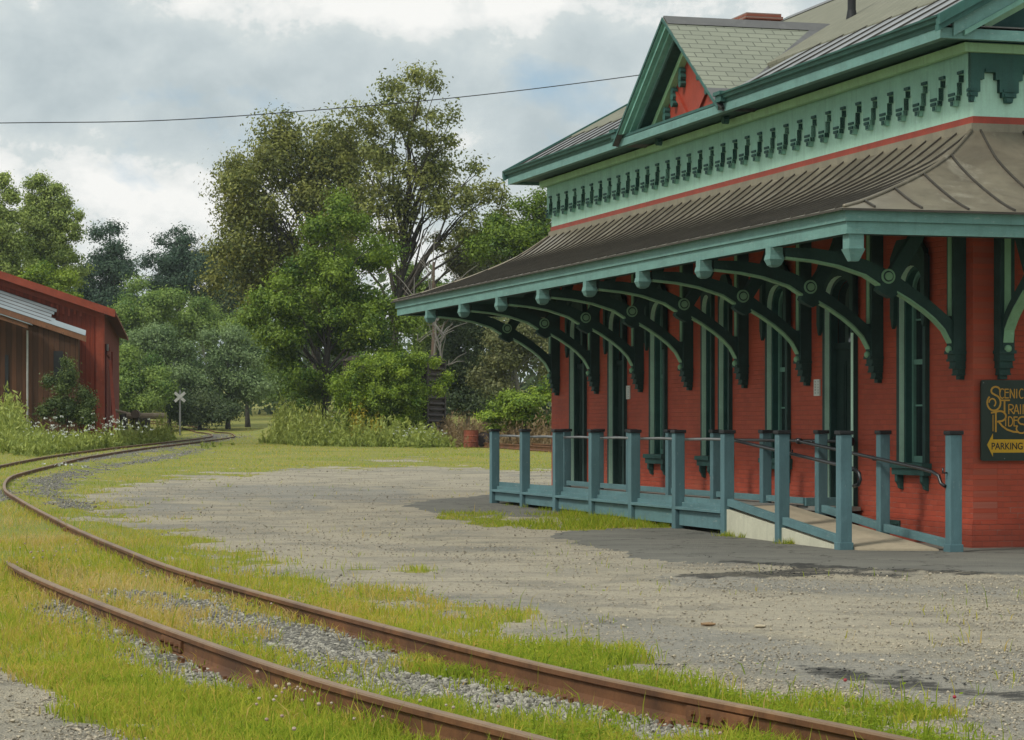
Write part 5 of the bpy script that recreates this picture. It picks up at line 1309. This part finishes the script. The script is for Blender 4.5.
def plant(kind, label, cat, D, blobs, mat, nclump, per, cr, leaf, seed, trunk=None, nl=18, group=None, up=.35, shell=.55, flat=.7, bark='bark', el=1.7, k0=.25, crown='crown', rmin=.02, wob=.06, bough=5.5, dens=1.0):
    """trunk: (u_base, u_top, v_top, radius)"""
    r = np.random.default_rng(seed); bx = trunk[0] if trunk else blobs[0][0]
    X = (bx - 512) / F * D; Z = float(ground_z(X, D)); root = empty(kind, (X, D, Z)); tag(root, label, cat, group)
    cs, lp, ti, ou = crown_points(blobs, D, nclump, per, cr, r, shell, flat, bough, dens); k = lp[:, 2] > Z + .05; lp, ti, ou = lp[k], ti[k], ou[k]; off = np.array([X, D, Z])
    np_mesh(crown, quads(lp - off, leaf * LSZ * r.uniform(.55, 1.35, len(lp)), r, up, el, ou), 4, mat, root, ti)
    if trunk:
        mb = MB(); tp = px(trunk[1], trunk[2], D); limbs(mb, (0, 0, -.2), (tp[0] - X, 0, tp[2] - Z), trunk[3], cs - off, r, nl, wob, rmin, k0); mb.build('trunk', bark, root, smooth=True, recalc=False)
    return root
LM = {
    'maple': leaf_mat('maple_leaf', (0.070, 0.096, 0.017), (0.27, 0.275, 0.062)),
    'maple2': leaf_mat('maple_leaf_light', (0.085, 0.110, 0.022), (0.29, 0.30, 0.076)),
    'bright': leaf_mat('bright_leaf', (0.045, 0.100, 0.009), (0.22, 0.305, 0.030)),
    'vine': leaf_mat('vine_leaf', (0.050, 0.110, 0.008), (0.28, 0.37, 0.030)),
    'poplar': leaf_mat('poplar_leaf', (0.14, 0.20, 0.036), (0.36, 0.43, 0.11)),
    'pine': leaf_mat('pine_needle', (0.027, 0.060, 0.036), (0.083, 0.132, 0.075), .2),
    'mid': leaf_mat('mid_leaf', (0.065, 0.135, 0.022), (0.27, 0.36, 0.075)),
    'willow': leaf_mat('willow_leaf', (0.085, 0.145, 0.050), (0.23, 0.31, 0.12)),
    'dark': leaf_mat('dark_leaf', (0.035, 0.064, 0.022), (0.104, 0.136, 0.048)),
    'olive': leaf_mat('olive_leaf', (0.096, 0.120, 0.038), (0.232, 0.232, 0.093)),
    'shrub': leaf_mat('shrub_leaf', (0.036, 0.065, 0.018), (0.130, 0.169, 0.039)),
    'weed': leaf_mat('weed_leaf', (0.136, 0.192, 0.035), (0.344, 0.376, 0.080)),
    'dry': leaf_mat('dry_stalk', (0.156, 0.102, 0.048), (0.276, 0.192, 0.096)),
    'gold': leaf_mat('goldenrod', (0.35, 0.26, 0.02), (0.48, 0.36, 0.03)),
    'flower': leaf_mat('white_umbel', (0.42, 0.45, 0.38), (0.62, 0.63, 0.58), .15)}
# the two great maples
plant('maple_tree', 'broad dense olive green maple left of the taller open maple', 'tree', 160, [(268, 190, 50, 62), (300, 150, 45, 40), (250, 240, 42, 60), (318, 210, 45, 70), (232, 270, 26, 40), (290, 280, 48, 40), (340, 160, 26, 40)], LM['maple'], 430, 42, .95, .36, 1, (318, 312, 150, .36), 50, None, .35, .5, .8, bough=4.0, dens=.72)
plant('maple_tree', 'tallest open crowned maple with bare dark limbs against the sky', 'tree', 152, [(412, 90, 36, 20), (385, 118, 42, 22), (430, 132, 36, 25), (365, 150, 28, 22), (405, 165, 50, 22), (450, 178, 36, 24), (478, 205, 32, 22), (372, 195, 34, 24), (425, 205, 40, 22), (350, 220, 24, 28), (500, 190, 14, 14), (455, 232, 30, 16), (395, 235, 24, 14), (492, 240, 20, 20), (340, 130, 18, 10), (360, 108, 10, 8), (452, 110, 9, 9)], LM['maple2'], 520, 17, .62, .36, 2, (384, 414, 96, .32), 55, None, .4, .6, .8, 'bark', 1.7, .34, rmin=.025, bough=3.0, dens=.62)
plant('leafy_tree', 'bright green bushy tree in front of the dense maple', 'tree', 136, [(335, 222, 24, 28), (350, 262, 42, 34), (300, 290, 42, 30), (345, 310, 52, 42), (285, 322, 36, 30), (378, 330, 28, 48), (312, 365, 42, 38), (278, 368, 18, 26), (268, 300, 22, 14), (335, 200, 10, 10)], LM['bright'], 420, 42, .62, .27, 3, (322, 335, 240, .26), 26, None, .3, .5)
# freight car end with its vines
FX, FY, _ = px(385, 440, 131); fz = float(ground_z(FX, FY))
FC = empty('freight_car', (FX, FY, fz), math.radians(-18)); tag(FC, 'dark rusty old freight car with ribbed end, buried in vines', 'freight car')
m = MB(); m.box(-2.4, 2.3, 0, 2.9, .7, 4.5); m.prism([(-.08, 4.501), (1.45, 4.8), (2.98, 4.501)], lambda p, t: (t, p[0], p[1]), -2.5, 2.4); m.build('body', 'dark_rust_and_shade', FC)
m = MB()
for i in range(12):
    z = .95 + i * .31; m.prism([(2.31, z - .10), (2.40, z - .05), (2.43, z), (2.40, z + .05), (2.31, z + .10)], lambda p, t: (p[0], t, p[1]), .25, 2.65)
m.box(2.2, 2.42, -.06, .2, .6, 4.52); m.box(2.305, 2.42, 2.7, 2.92, .6, 4.52)
m.build('end_rib', 'dark_rust_and_shade', FC)
m = MB()
for yy in (1.2, 2.8):
    for xx in (-1.2, .9): m.tube([(xx, yy, .42), (xx + .14, yy, .42)], .42, 16)
m.box(-1.3, 1.1, .8, 3.4, .45, .69); m.build('truck', 'dark_rust_and_shade', FC)
plant('vine', 'bright yellow green vines draped over the old freight car', 'vine', 129.5, [(385, 388, 42, 34, 1.6), (378, 396, 40, 34, 1.4), (395, 365, 40, 12, 1.8), (372, 378, 34, 24, 1.4), (362, 405, 24, 28, 1.3), (392, 392, 28, 26, 1.0), (408, 365, 17, 9, 1.0), (436, 362, 6, 3, .3), (382, 422, 36, 18, .9), (352, 390, 14, 16, 1.), (418, 395, 4, 20, .3), (447, 374, 1.5, 7, .2)], LM['vine'], 620, 34, .30, .20, 4, None, 0, None, .5, .25, .9, crown='foliage', bough=2.2, dens=.9)
# dead and broken trees
def dead(label, D, ub, ut, vt, rad, spread, n, seed, bark='bark_grey', vb=None, kind='dead_tree'):
    r = np.random.default_rng(seed); X = (ub - 512) / F * D; Z = float(ground_z(X, D)); root = empty(kind, (X, D, Z)); tag(root, label, 'tree'); tp = px(ut, vt, D)
    mb = MB(); H = tp[2] - Z; tg = np.stack([(tp[0] - X) * .8 + r.normal(0, spread, n), r.normal(0, spread, n), H * r.uniform(.45, 1.02, n)], 1)
    limbs(mb, (0, 0, -.2), (tp[0] - X, 0, H), rad, tg, r, n, .10 if n > 3 else .025, .03, .55)
    for t in tg:
        for _ in range(3):
            q = Vector(t); e = q + Vector((r.normal(0, .7), r.normal(0, .5), r.uniform(.1, .9))); s_ = q - (q - Vector(((tp[0] - X) * .5, 0, q.z * .8))) * r.uniform(.05, .4); mb.tube([s_, (s_ + e) / 2 + Vector((0, 0, .1)), e], [.035, .025, .012], 4, cap=False)
    mb.build('trunk', bark, root, recalc=False); return root
dead('bare pale grey tree with forked twigs above the canopy end', 148, 440, 432, 228, .09, 1.5, 8, 5)
dead('broken reddish brown trunk stub beside the bare grey tree', 150, 434, 434, 262, .30, .3, 2, 6, 'bark_brown')
dead('slim pale dead trunk leaning above the round green trees', 238, 203, 211, 268, .17, .9, 6, 7)
dead('taller pale snag with side branches among the dark pines', 240, 190, 184, 236, .16, 1.6, 14, 8)
dead('pale slender trunk showing under the canopy end behind the vines', 146, 444, 438, 318, .14, .6, 6, 9)
# left side: poplars, pines
plant('poplar_tree', 'yellow green poplar with upright branches left of the dark pines', 'tree', 182, [(44, 205, 7, 30), (28, 215, 7, 26), (60, 212, 7, 28), (38, 240, 18, 30), (62, 240, 10, 28), (50, 275, 28, 30), (42, 180, 4, 9), (30, 192, 4, 10), (68, 200, 5, 14), (55, 186, 4, 10), (74, 225, 5, 18)], LM['poplar'], 420, 26, .48, .32, 10, (48, 46, 190, .22), 26, bough=3.0)
plant('poplar_tree', 'poplar cut by the left border of the photo', 'tree', 178, [(-8, 205, 16, 28), (-5, 245, 24, 40), (2, 190, 6, 18), (10, 205, 6, 26), (12, 265, 20, 34), (-16, 190, 7, 18)], LM['poplar'], 260, 26, .48, .32, 11, (-6, -6, 190, .22), 20, bough=3.0)
plant('sapling', 'small pale green sapling just over the barn roof', 'tree', 170, [(42, 275, 13, 14), (52, 288, 18, 16), (30, 285, 14, 14), (66, 298, 14, 8)], LM['vine'], 60, 34, .55, .28, 12, (45, 44, 270, .08), 8)
plant('pine_tree', 'dark blue green pine between the poplar and the second pine', 'tree', 230, [(110, 228, 6, 8), (109, 242, 14, 10), (108, 262, 23, 18), (100, 290, 30, 30), (118, 285, 20, 26), (90, 310, 22, 24)], LM['pine'], 260, 34, .85, .36, 13, (108, 109, 228, .3), 20, None, .5, .45)
plant('pine_tree', 'dark pine with a loose top beside the dead snags', 'tree', 236, [(180, 235, 7, 8), (166, 240, 8, 8), (176, 248, 20, 9), (172, 262, 27, 15), (190, 262, 24, 18), (165, 280, 24, 22), (196, 285, 24, 24)], LM['pine'], 210, 34, .85, .36, 14, (177, 178, 234, .3), 20, None, .5, .5)
plant('pine_tree', 'dark low pine crown behind the dense maple foot', 'tree', 236, [(225, 275, 24, 22), (245, 300, 28, 24), (215, 300, 20, 24)], LM['dark'], 170, 34, .85, .36, 15, (228, 228, 262, .25), 12)
MG = 'trees behind the crossing sign'
for i, (lab, D, bl, mt) in enumerate((
    ('round yellow green tree right behind the barn gable', 212, [(140, 300, 28, 22), (128, 330, 24, 30), (158, 315, 26, 26)], 'mid'),
    ('wide light green tree under the dead snags', 218, [(185, 320, 38, 22), (205, 312, 20, 14), (170, 345, 34, 24), (212, 335, 28, 22)], 'mid'),
    ('dusky grey green shrubby tree behind the crossing sign', 205, [(170, 360, 26, 26), (150, 345, 20, 18), (185, 385, 22, 26)], 'willow'),
    ('deep green tree beside the far barn corner', 200, [(132, 372, 28, 26), (120, 395, 22, 22), (150, 395, 22, 18)], 'mid'),
    ('bluish hazy willow where the track disappears', 208, [(228, 350, 26, 24), (245, 375, 30, 34), (212, 390, 22, 26), (255, 345, 18, 18)], 'willow'),
    ('pale green tree between willow and bright bushy tree', 214, [(248, 330, 24, 18), (262, 350, 20, 24), (275, 380, 18, 26)], 'mid'),
    ('dim green thicket at the bend of the track', 203, [(200, 408, 18, 10), (180, 408, 18, 10), (222, 411, 12, 6)], 'dark'))):
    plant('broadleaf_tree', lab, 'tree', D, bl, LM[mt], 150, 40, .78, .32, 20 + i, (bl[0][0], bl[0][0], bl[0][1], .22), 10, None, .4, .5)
# right side, behind the depot
for i, (lab, D, bl, mt, nc) in enumerate((
    ('full green tree whose top shows between the two depot roofs', 150, [(512, 225, 24, 24), (500, 255, 28, 26), (530, 250, 20, 30), (545, 235, 14, 24), (535, 205, 10, 12)], 'bright', 170),
    ('thin olive tree left of the full green tree by the roof', 158, [(480, 250, 24, 20), (465, 275, 26, 22), (490, 285, 24, 22)], 'olive', 110),
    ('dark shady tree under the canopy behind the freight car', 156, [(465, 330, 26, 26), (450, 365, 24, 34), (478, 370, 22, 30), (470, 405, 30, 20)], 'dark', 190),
    ('olive green thin tree framed by the outermost canopy brackets', 150, [(510, 345, 30, 26), (530, 320, 24, 20), (500, 375, 22, 24), (545, 355, 20, 22)], 'olive', 150),
    ('mid green tree filling the gap above the siding', 160, [(435, 300, 26, 24), (420, 335, 24, 24), (440, 340, 22, 30), (405, 290, 20, 22)], 'mid', 150))):
    plant('broadleaf_tree', lab, 'tree', D, bl, LM[mt], nc, 40, .66, .28, 40 + i, (bl[0][0] + 4, bl[0][0], bl[0][1], .18), 14, None, .4, .5, .7, 'bark_grey')
plant('bush', 'bright green layered bush behind the rusty barrel', 'bush', 122, [(528, 398, 28, 14), (505, 415, 24, 12), (540, 420, 24, 14), (490, 422, 12, 8), (550, 390, 14, 12)], LM['vine'], 150, 40, .42, .22, 50, None, 0, None, .8, .5, .45, crown='foliage')
plant('shrub', 'dark green shrub climbing the brown lean to wall', 'shrub', 117, [(68, 362, 4, 16, .5), (66, 388, 7, 16, .6), (58, 408, 14, 14, .7), (80, 408, 12, 16, .7), (50, 385, 3, 10, .4), (86, 394, 4, 8, .4)], LM['shrub'], 110, 34, .30, .17, 51, (67, 68, 352, .05), 12, None, .4, .5, .9, crown='foliage')
# the wood that closes the valley
r = np.random.default_rng(60)
n = 900; u = r.uniform(-120, 640, n); v = r.uniform(292, 418, n); k = v > np.interp(u, [-120, 60, 130, 230, 330, 420, 640], [262, 290, 308, 300, 290, 292, 280]); u, v = u[k], v[k]; D = r.uniform(250, 290, len(u))
cs = np.stack([(u - 512) / F * D, D, CAMH + (HZ - v) / F * D], 1); idx = np.repeat(np.arange(len(cs)), 26); lp = cs[idx] + r.normal(0, 1.15, (len(idx), 3)); ti = np.clip(r.uniform(.2, .8, len(cs))[idx] + r.normal(0, .15, len(idx)), 0, 1)
o = np_mesh('far_forest', quads(lp, r.uniform(.35, .8, len(lp)), r), 4, LM['dark'], None, ti); tag(o, 'dark wooded slope closing the valley behind all other trees', 'forest', None, 'stuff')
# rank weeds, dry stalks, flowers
def weed_patch(name, label, spec, hmin, hmax, mat, wpx, seed, ground_tint=(.2, .9)):
    r = np.random.default_rng(seed); X, Y, H = [], [], []
    for u, v, su, sd_, D, n, hs in spec:
        n = int(n * 1.5); d = D + r.normal(0, sd_, n); uu = r.normal(u, su, n); X.append((uu - 512) / F * d); Y.append(d); H.append(r.uniform(hmin, hmax, n) * hs * np.exp(-((uu - u) / su) ** 2 * .15) * r.choice([.45, .7, 1.0, 1.25], n))
    X, Y, H = map(np.concatenate, (X, Y, H)); n = len(X); f = r.uniform(0, 6.28, n)
    k = np.abs(X - np.interp(Y, RAIL_R[:, 1], RAIL_R[:, 0]) + .75) > 2.1; X, Y, H, f = X[k], Y[k], H[k], f[k]; n = len(X)
    k = X - np.interp(Y, RAIL_R[:, 1], RAIL_R[:, 0]) < 5
    gz = ground_z(X, Y); c = []; t = []
    stem = []
    for i in range(15):       # leaves up each stem
        q = (i + r.uniform(0, 1, n)) / 15; lx = X + r.normal(0, .05, n) + np.cos(f) * q * H * .18; ly = Y + r.normal(0, .05, n) + np.sin(f) * q * H * .18
        c.append(np.stack([lx, ly, gz + q * H], 1)); t.append(np.clip(r.normal(.3 + .4 * q, .15), 0, 1))
    c = np.concatenate(c); t = np.concatenate(t); a = quads(c, r.uniform(.5, 1.4, len(c)) * wpx * .46, r, -.3, 3.6, None, 1.5)
    tag(np_mesh(name, a, 4, mat, None, t), label, 'weeds', None, 'stuff')
weed_patch('weeds', 'tall yellow green weeds along the far side of the curving track', [(10, 425, 10, 2.5, 112, 300, 1.05), (90, 432, 30, 4, 112, 500, .42), (140, 428, 26, 4, 125, 600, .55), (180, 425, 14, 4, 140, 500, 1.05), (30, 440, 24, 4, 106, 350, .5), (165, 432, 18, 4, 130, 300, .8), (195, 428, 8, 4, 146, 200, .8)], .7, 2.0, LM['weed'], .17, 70)
weed_patch('weeds', 'bank of tall green weeds at the foot of the vines', [(290, 430, 10, 2.5, 138, 450, 1.25), (314, 432, 15, 2.5, 134, 450, 1.1), (345, 436, 20, 2, 130, 420, .9), (385, 440, 24, 2, 127, 420, .75), (425, 441, 12, 2, 125, 220, .55)], .6, 1.9, LM['weed'], .16, 71)
weed_patch('dry_weeds', 'reddish brown dry stalks behind the siding rails', [(460, 440, 16, 2, 130, 380, .9), (500, 440, 22, 2, 126, 420, .9), (540, 442, 20, 2, 122, 380, .9), (445, 436, 6, 2, 132, 120, .9)], .7, 1.7, LM['dry'], .13, 72)
weed_patch('goldenrod', 'yellow goldenrod heads beside the vines', [(358, 404, 3.5, .6, 128, 60, 1.5), (376, 420, 4, .6, 127, 50, 1.0), (316, 410, 2, .5, 133, 14, 1.3)], 1.0, 1.5, LM['gold'], .10, 73)
r = np.random.default_rng(74); X, Y, Z = [], [], []
for u, v, su, sv, D, n in ((50, 427, 14, 5, 109, 34), (95, 424, 14, 6, 112, 22), (120, 424, 14, 5, 114, 34), (30, 432, 10, 4, 107, 8), (70, 432, 10, 3, 108, 12), (425, 433, 12, 3, 124, 36), (405, 432, 8, 3, 125, 12), (340, 428, 12, 6, 129, 14), (300, 422, 16, 8, 133, 8), (70, 487, 18, 6, 70, 7)):
    uu = r.normal(u, su, n); vv = r.normal(v, sv, n); d = np.full(n, float(D)) + r.normal(0, .6, n); X.append((uu - 512) / F * d); Y.append(d); Z.append(np.maximum(CAMH + (HZ - vv) / F * d, ground_z(X[-1], d) + .2))
X, Y, Z = map(np.concatenate, (X, Y, Z)); c = np.repeat(np.stack([X, Y, Z], 1), 7, 0) + r.normal(0, .045, (len(X) * 7, 3)) * np.array([1, 1, .4])
tag(np_mesh('white_wildflowers', quads(c, r.uniform(.045, .095, len(c)), r, 1.5, 1.2), 4, LM['flower'], None, r.uniform(0, 1, len(c))), 'white lacy wildflower heads among the weeds', 'flowers', None, 'stuff')

# ================================================================== red barn
BA = math.atan2(.139, 1.0); BX, BY = (103 - 512) / F * 125, 125.0; bz = float(ground_z(BX - 1, BY + 1)) - .25
BN = empty('barn', (BX, BY, bz), BA); tag(BN, 'long red wooden barn with tin patched gable at the left border', 'barn')
def bzv(v, D=125.0): return CAMH + (HZ - v) / F * D - bz
BW, BL, bs = 15.0, 40.0, .335
ez = bzv(310.5)
m = MB(); m.prism([(-BW, -.2), (0, -.2), (0, ez), (-BW / 2, ez + bs * BW / 2), (-BW, ez)], lambda p, t: (p[0], t, p[1]), 0, .15); m.build('front_wall', 'barn_red_x', BN)
m = MB(); m.box(-.15, 0, .151, BL, -.2, ez + .02); m.box(-BW, -BW + .15, .151, BL, -.2, ez); m.box(-BW + .15, -.15, BL - .15, BL, -.2, ez); m.build('side_wall', 'barn_red_y', BN)
m = MB(); ov = .62
for sg in (0, 1):
    X = lambda x: x if sg == 0 else -BW - x
    P = [(X(ov), ez - bs * ov + .05), (-BW / 2, ez + bs * BW / 2 + .05), (-BW / 2, ez + bs * BW / 2 + .20), (X(ov), ez - bs * ov + .20)]
    m.prism(P, lambda p, t: (p[0], t, p[1]), -.55, BL + .5)
m.build('roof', 'rust_red', BN)
m = MB(); m.prism([(.62, ez - bs * .62 - .16), (-BW / 2, ez + bs * BW / 2 - .16), (-BW / 2, ez + bs * BW / 2 + .23), (.62, ez - bs * .62 + .23)], lambda p, t: (p[0], t, p[1]), -.62, -.56)
m.prism([(.0, ez - .45), (-BW / 2, ez + bs * BW / 2 - .45), (-BW / 2, ez + bs * BW / 2 - .1), (.0, ez - .1)], lambda p, t: (p[0], t, p[1]), -.07, -.01)
m.box(-.34, .03, -.08, -.005, -.1, ez - .02); m.box(.005, .08, -.06, .30, -.1, ez - .05)
m.build('trim', 'barn_trim', BN)
m = MB()
for i in range(6): m.box(-2.62 + i * .29, -2.52 + i * .29, -.06, -.011, ez - .2 - .1 * (i % 2), ez + .3 - i * .02)
m.build('slat_vent', 'barn_trim', BN)
m = MB()
for y0 in (3.0, 9.0, 17.0): m.box(.01, .10, y0, y0 + .3, 0, ez - 1.6)
m.box(.01, .08, 3.3, 8.8, 0, ez - 2.2); m.box(.01, .14, 3.0, 9.2, ez - 2.15, ez - 1.9)
m.build('sliding_door', 'barn_red_y', BN)
m = MB(); m.box(.11, .2, 2.9, 3.4, ez - 1.95, ez - 1.6); m.build('door_track_cover', 'galv_pipe', BN)
# lean-to
lz = lambda x: bzv(338.5, 122) + .2 - .335 * (x + .95)
m = MB(); m.prism([(-12, -.2), (-1.15, -.2), (-1.15, lz(-1.15) - .12), (-12, lz(-12) - .12)], lambda p, t: (p[0], t, p[1]), -2.6, -2.45); m.box(-1.3, -1.15, -2.45, -.01, -.2, lz(-1.15) - .2); m.build('lean_to_wall', 'barn_brown', BN)
m = MB(); m.prism([(-12, lz(-12) - .30), (-.75, lz(-.75) - .30), (-.75, lz(-.75)), (-12, lz(-12))], lambda p, t: (p[0], t, p[1]), -2.85, -2.78); m.build('fascia_board', 'brown_board', BN)
def tin(m, x0, x1, y0, y1, jag=False):
    n = 5
    for i in range(n):
        ya, yb = y0 + (y1 - y0) * i / n, y0 + (y1 - y0) * (i + 1) / n; f = lambda x, y: lz(x) + (y + 2.85) * .33 + .02
        xr = x1 + (.12 * math.sin(i * 2.1) if jag else 0)
        ym = ya + (yb - ya) * .62; m.hexa([(x0, ya, f(x0, ya) - .02), (xr, ya, f(xr, ya) - .02), (xr, yb, f(xr, yb) - .02), (x0, yb, f(x0, yb) - .02), (x0, ya, f(x0, ya)), (xr, ya, f(xr, ya)), (xr, ym, f(xr, ym) + .03), (x0, ym, f(x0, ym) + .03)])
        m.add([(x0, ym, f(x0, ym) + .03), (xr, ym, f(xr, ym) + .03), (xr, yb, f(xr, yb)), (x0, yb, f(x0, yb))], [(0, 1, 2, 3)], 1)  # shaded side of each corrugation painted in as a dark material
m = MB(); tin(m, -12, -2.4, -2.87, -.02, True); tin(m, -2.5, -.78, -2.87, -2.05); m.build('tin_roof', ['corrugated', 'dark_rust_and_shade'], BN)
m = MB(); m.prism([(-12, lz(-12) - .62), (-3.55, lz(-3.55) - .62), (-3.55, lz(-3.55) - .40), (-12, lz(-12) - .40)], lambda p, t: (p[0], t, p[1]), -3.9, -2.9); m.build('porch_roof', 'brown_board', BN)
m = MB(); m.prism([(-12, lz(-12) - .39), (-3.35, lz(-3.35) - .39), (-3.35, lz(-3.35) - .34), (-12, lz(-12) - .34)], lambda p, t: (p[0], t, p[1]), -4.0, -2.9); m.build('porch_tin', 'corrugated', BN)
m = MB(); m.tube([(-3.62, -2.75, 0), (-3.62, -2.75, lz(-3.6) - .7)], .05, 8); m.build('drain_pipe', 'old_white', BN)
for q in ((-4.72, -4.55, 2.3, 4.6), (-2.35, -1.9, 3.0, 4.8)):
    m = MB(); m.box(q[0], q[1], -2.66, -2.602, q[2], q[3]); m.build('wall_opening', 'cap_black', BN)
pl = MB(); pl.hexa([(.55, 1.2, 0), (.75, 1.2, 0), (.75, 1.4, 0), (.55, 1.4, 0), (.12, 6.5, 4.6), (.26, 6.5, 4.6), (.26, 6.7, 4.6), (.12, 6.7, 4.6)])
pl = pl.build('plank', 'barn_trim', None); pl.location = (BX, BY, bz); pl.rotation_euler = (0, 0, BA); tag(pl, 'rust red plank leaning on the shaded barn side', 'plank')
for i, (u, v, D, ln, rad, an, lab) in enumerate(((124, 413, 150, 1.1, .10, .3, 'pale slanting pole on the log heap beside the barn'), (138, 414, 149, .35, .26, 1.2, 'brown cut log facing the track beside the barn'), (146, 416, 150, 1.2, .20, -.1, 'grey log lying right of the brown cut log'))):
    X, Y, Z = px(u, v, D); m = MB(); m.tube([(-ln, 0, (.3 if i == 0 else 0)), (ln, .3, (-.25 if i == 0 else 0))], rad, 10); o = m.build('log', 'bark_brown' if i == 1 else 'log', None, smooth=False); o.location = (X, Y, Z); o.rotation_euler = (0, 0, an); tag(o, lab, 'log')
    m = MB(); m.tube([(0, .1, -1.0), (0, .1, -rad * .8)], .25, 8) ; m.build('heap', 'bark', o)

# ================================================================== crossing sign, barrels, wire
cx, cy, _ = px(180, 430, 180); cz0 = float(ground_z(cx, cy)); zt = CAMH + (HZ - 397) / F * 180
CB = empty('crossbuck_sign', (cx, cy, cz0)); tag(CB, 'weathered white railway crossbuck sign on a pole by the far track bend', 'sign')
m = MB(); m.box(-.06, .06, -.05, .05, -.1, zt - cz0 + .5); m.build('pole', 'galv_pipe', CB)
for sg in (-1, 1):
    m = MB(); d = Vector((math.cos(.72), 0, math.sin(.72) * sg)); nn = Vector((-d.z, 0, d.x)); c = Vector((0, -.075 - .02 * (sg > 0), zt - cz0)); P = [c + d * a + nn * b for a, b in ((-.50, -.105), (.50, -.105), (.50, .105), (-.50, .105))]
    m.hexa([tuple(P[0]), tuple(P[1]), tuple(P[1] + Vector((0, .015, 0))), tuple(P[0] + Vector((0, .015, 0))), tuple(P[3]), tuple(P[2]), tuple(P[2] + Vector((0, .015, 0))), tuple(P[3] + Vector((0, .015, 0)))]); m.build('blade', 'old_white', CB)
def barrel(u, v, D, r, h, rot, mat, label):
    X, Y, _ = px(u, v, D); o = empty('barrel', (X, Y, float(ground_z(X, Y)) + (r if rot else 0))); o.rotation_euler = (rot, 0, -.5 if rot else 0); tag(o, label, 'barrel', None)
    z0 = -h / 2 if rot else 0
    m = MB(); n = 20; ring_ = [(r * .97, 0), (r, .03), (r, h * .33 - .03), (r * 1.05, h * .33), (r, h * .33 + .03), (r, h * .66 - .03), (r * 1.05, h * .66), (r, h * .66 + .03), (r, h - .03), (r * 1.03, h)]
    for i in range(len(ring_) - 1): m.tube([(0, 0, z0 + ring_[i][1]), (0, 0, z0 + ring_[i + 1][1])], [ring_[i][0], ring_[i + 1][0]], n, cap=False)
    m.tube([(0, 0, z0 + .001), (0, 0, z0 + .01)], r * .95, n); m.build('shell', mat, o)
    m = MB(); m.tube([(0, 0, z0 + h - .06), (0, 0, z0 + h - .03)], r * .98, n); m.build('lid', 'dark_rust_and_shade', o)
barrel(471, 448, 121, .36, .86, 0, 'rust_red', 'upright rusty orange barrel beside the siding rails')
barrel(485, 448, 121.5, .36, .5, math.radians(80), 'dark_rust_and_shade', 'dark rusty drum lying on its side next to the orange barrel')
WP = [px(-260, 126.5, 60), px(0, 123, 60), px(160, 120.5, 60.5), px(330, 109, 61.5), px(480, 95, 62.5), px(640, 75, 64), px(900, 38, 66)]
WP = _spline(np.array(WP), 8); m = MB(); m.tube([tuple(p) for p in WP], .012, 5); o = m.build('overhead_wire', 'cap_black', None, smooth=True); tag(o, 'black overhead wire sagging across the cloudy sky', 'wire')

# ================================================================== the air of the valley
m, nt, out = new_mat('valley_air'); pv = N(nt, 'ShaderNodeVolumePrincipled'); pv.inputs['Color'].default_value = (.80, .90, .95, 1); pv.inputs['Density'].default_value = HAZE; pv.inputs['Anisotropy'].default_value = .2
L(nt, pv.outputs[0], out.inputs['Volume'])
if HAZE > 0:
    hz = MB(); hz.box(-1150, 1150, -25, 960, -3, 45); o = hz.build('haze', m, None); tag(o, 'thin pale summer haze hanging in the valley', 'haze', None, 'stuff')
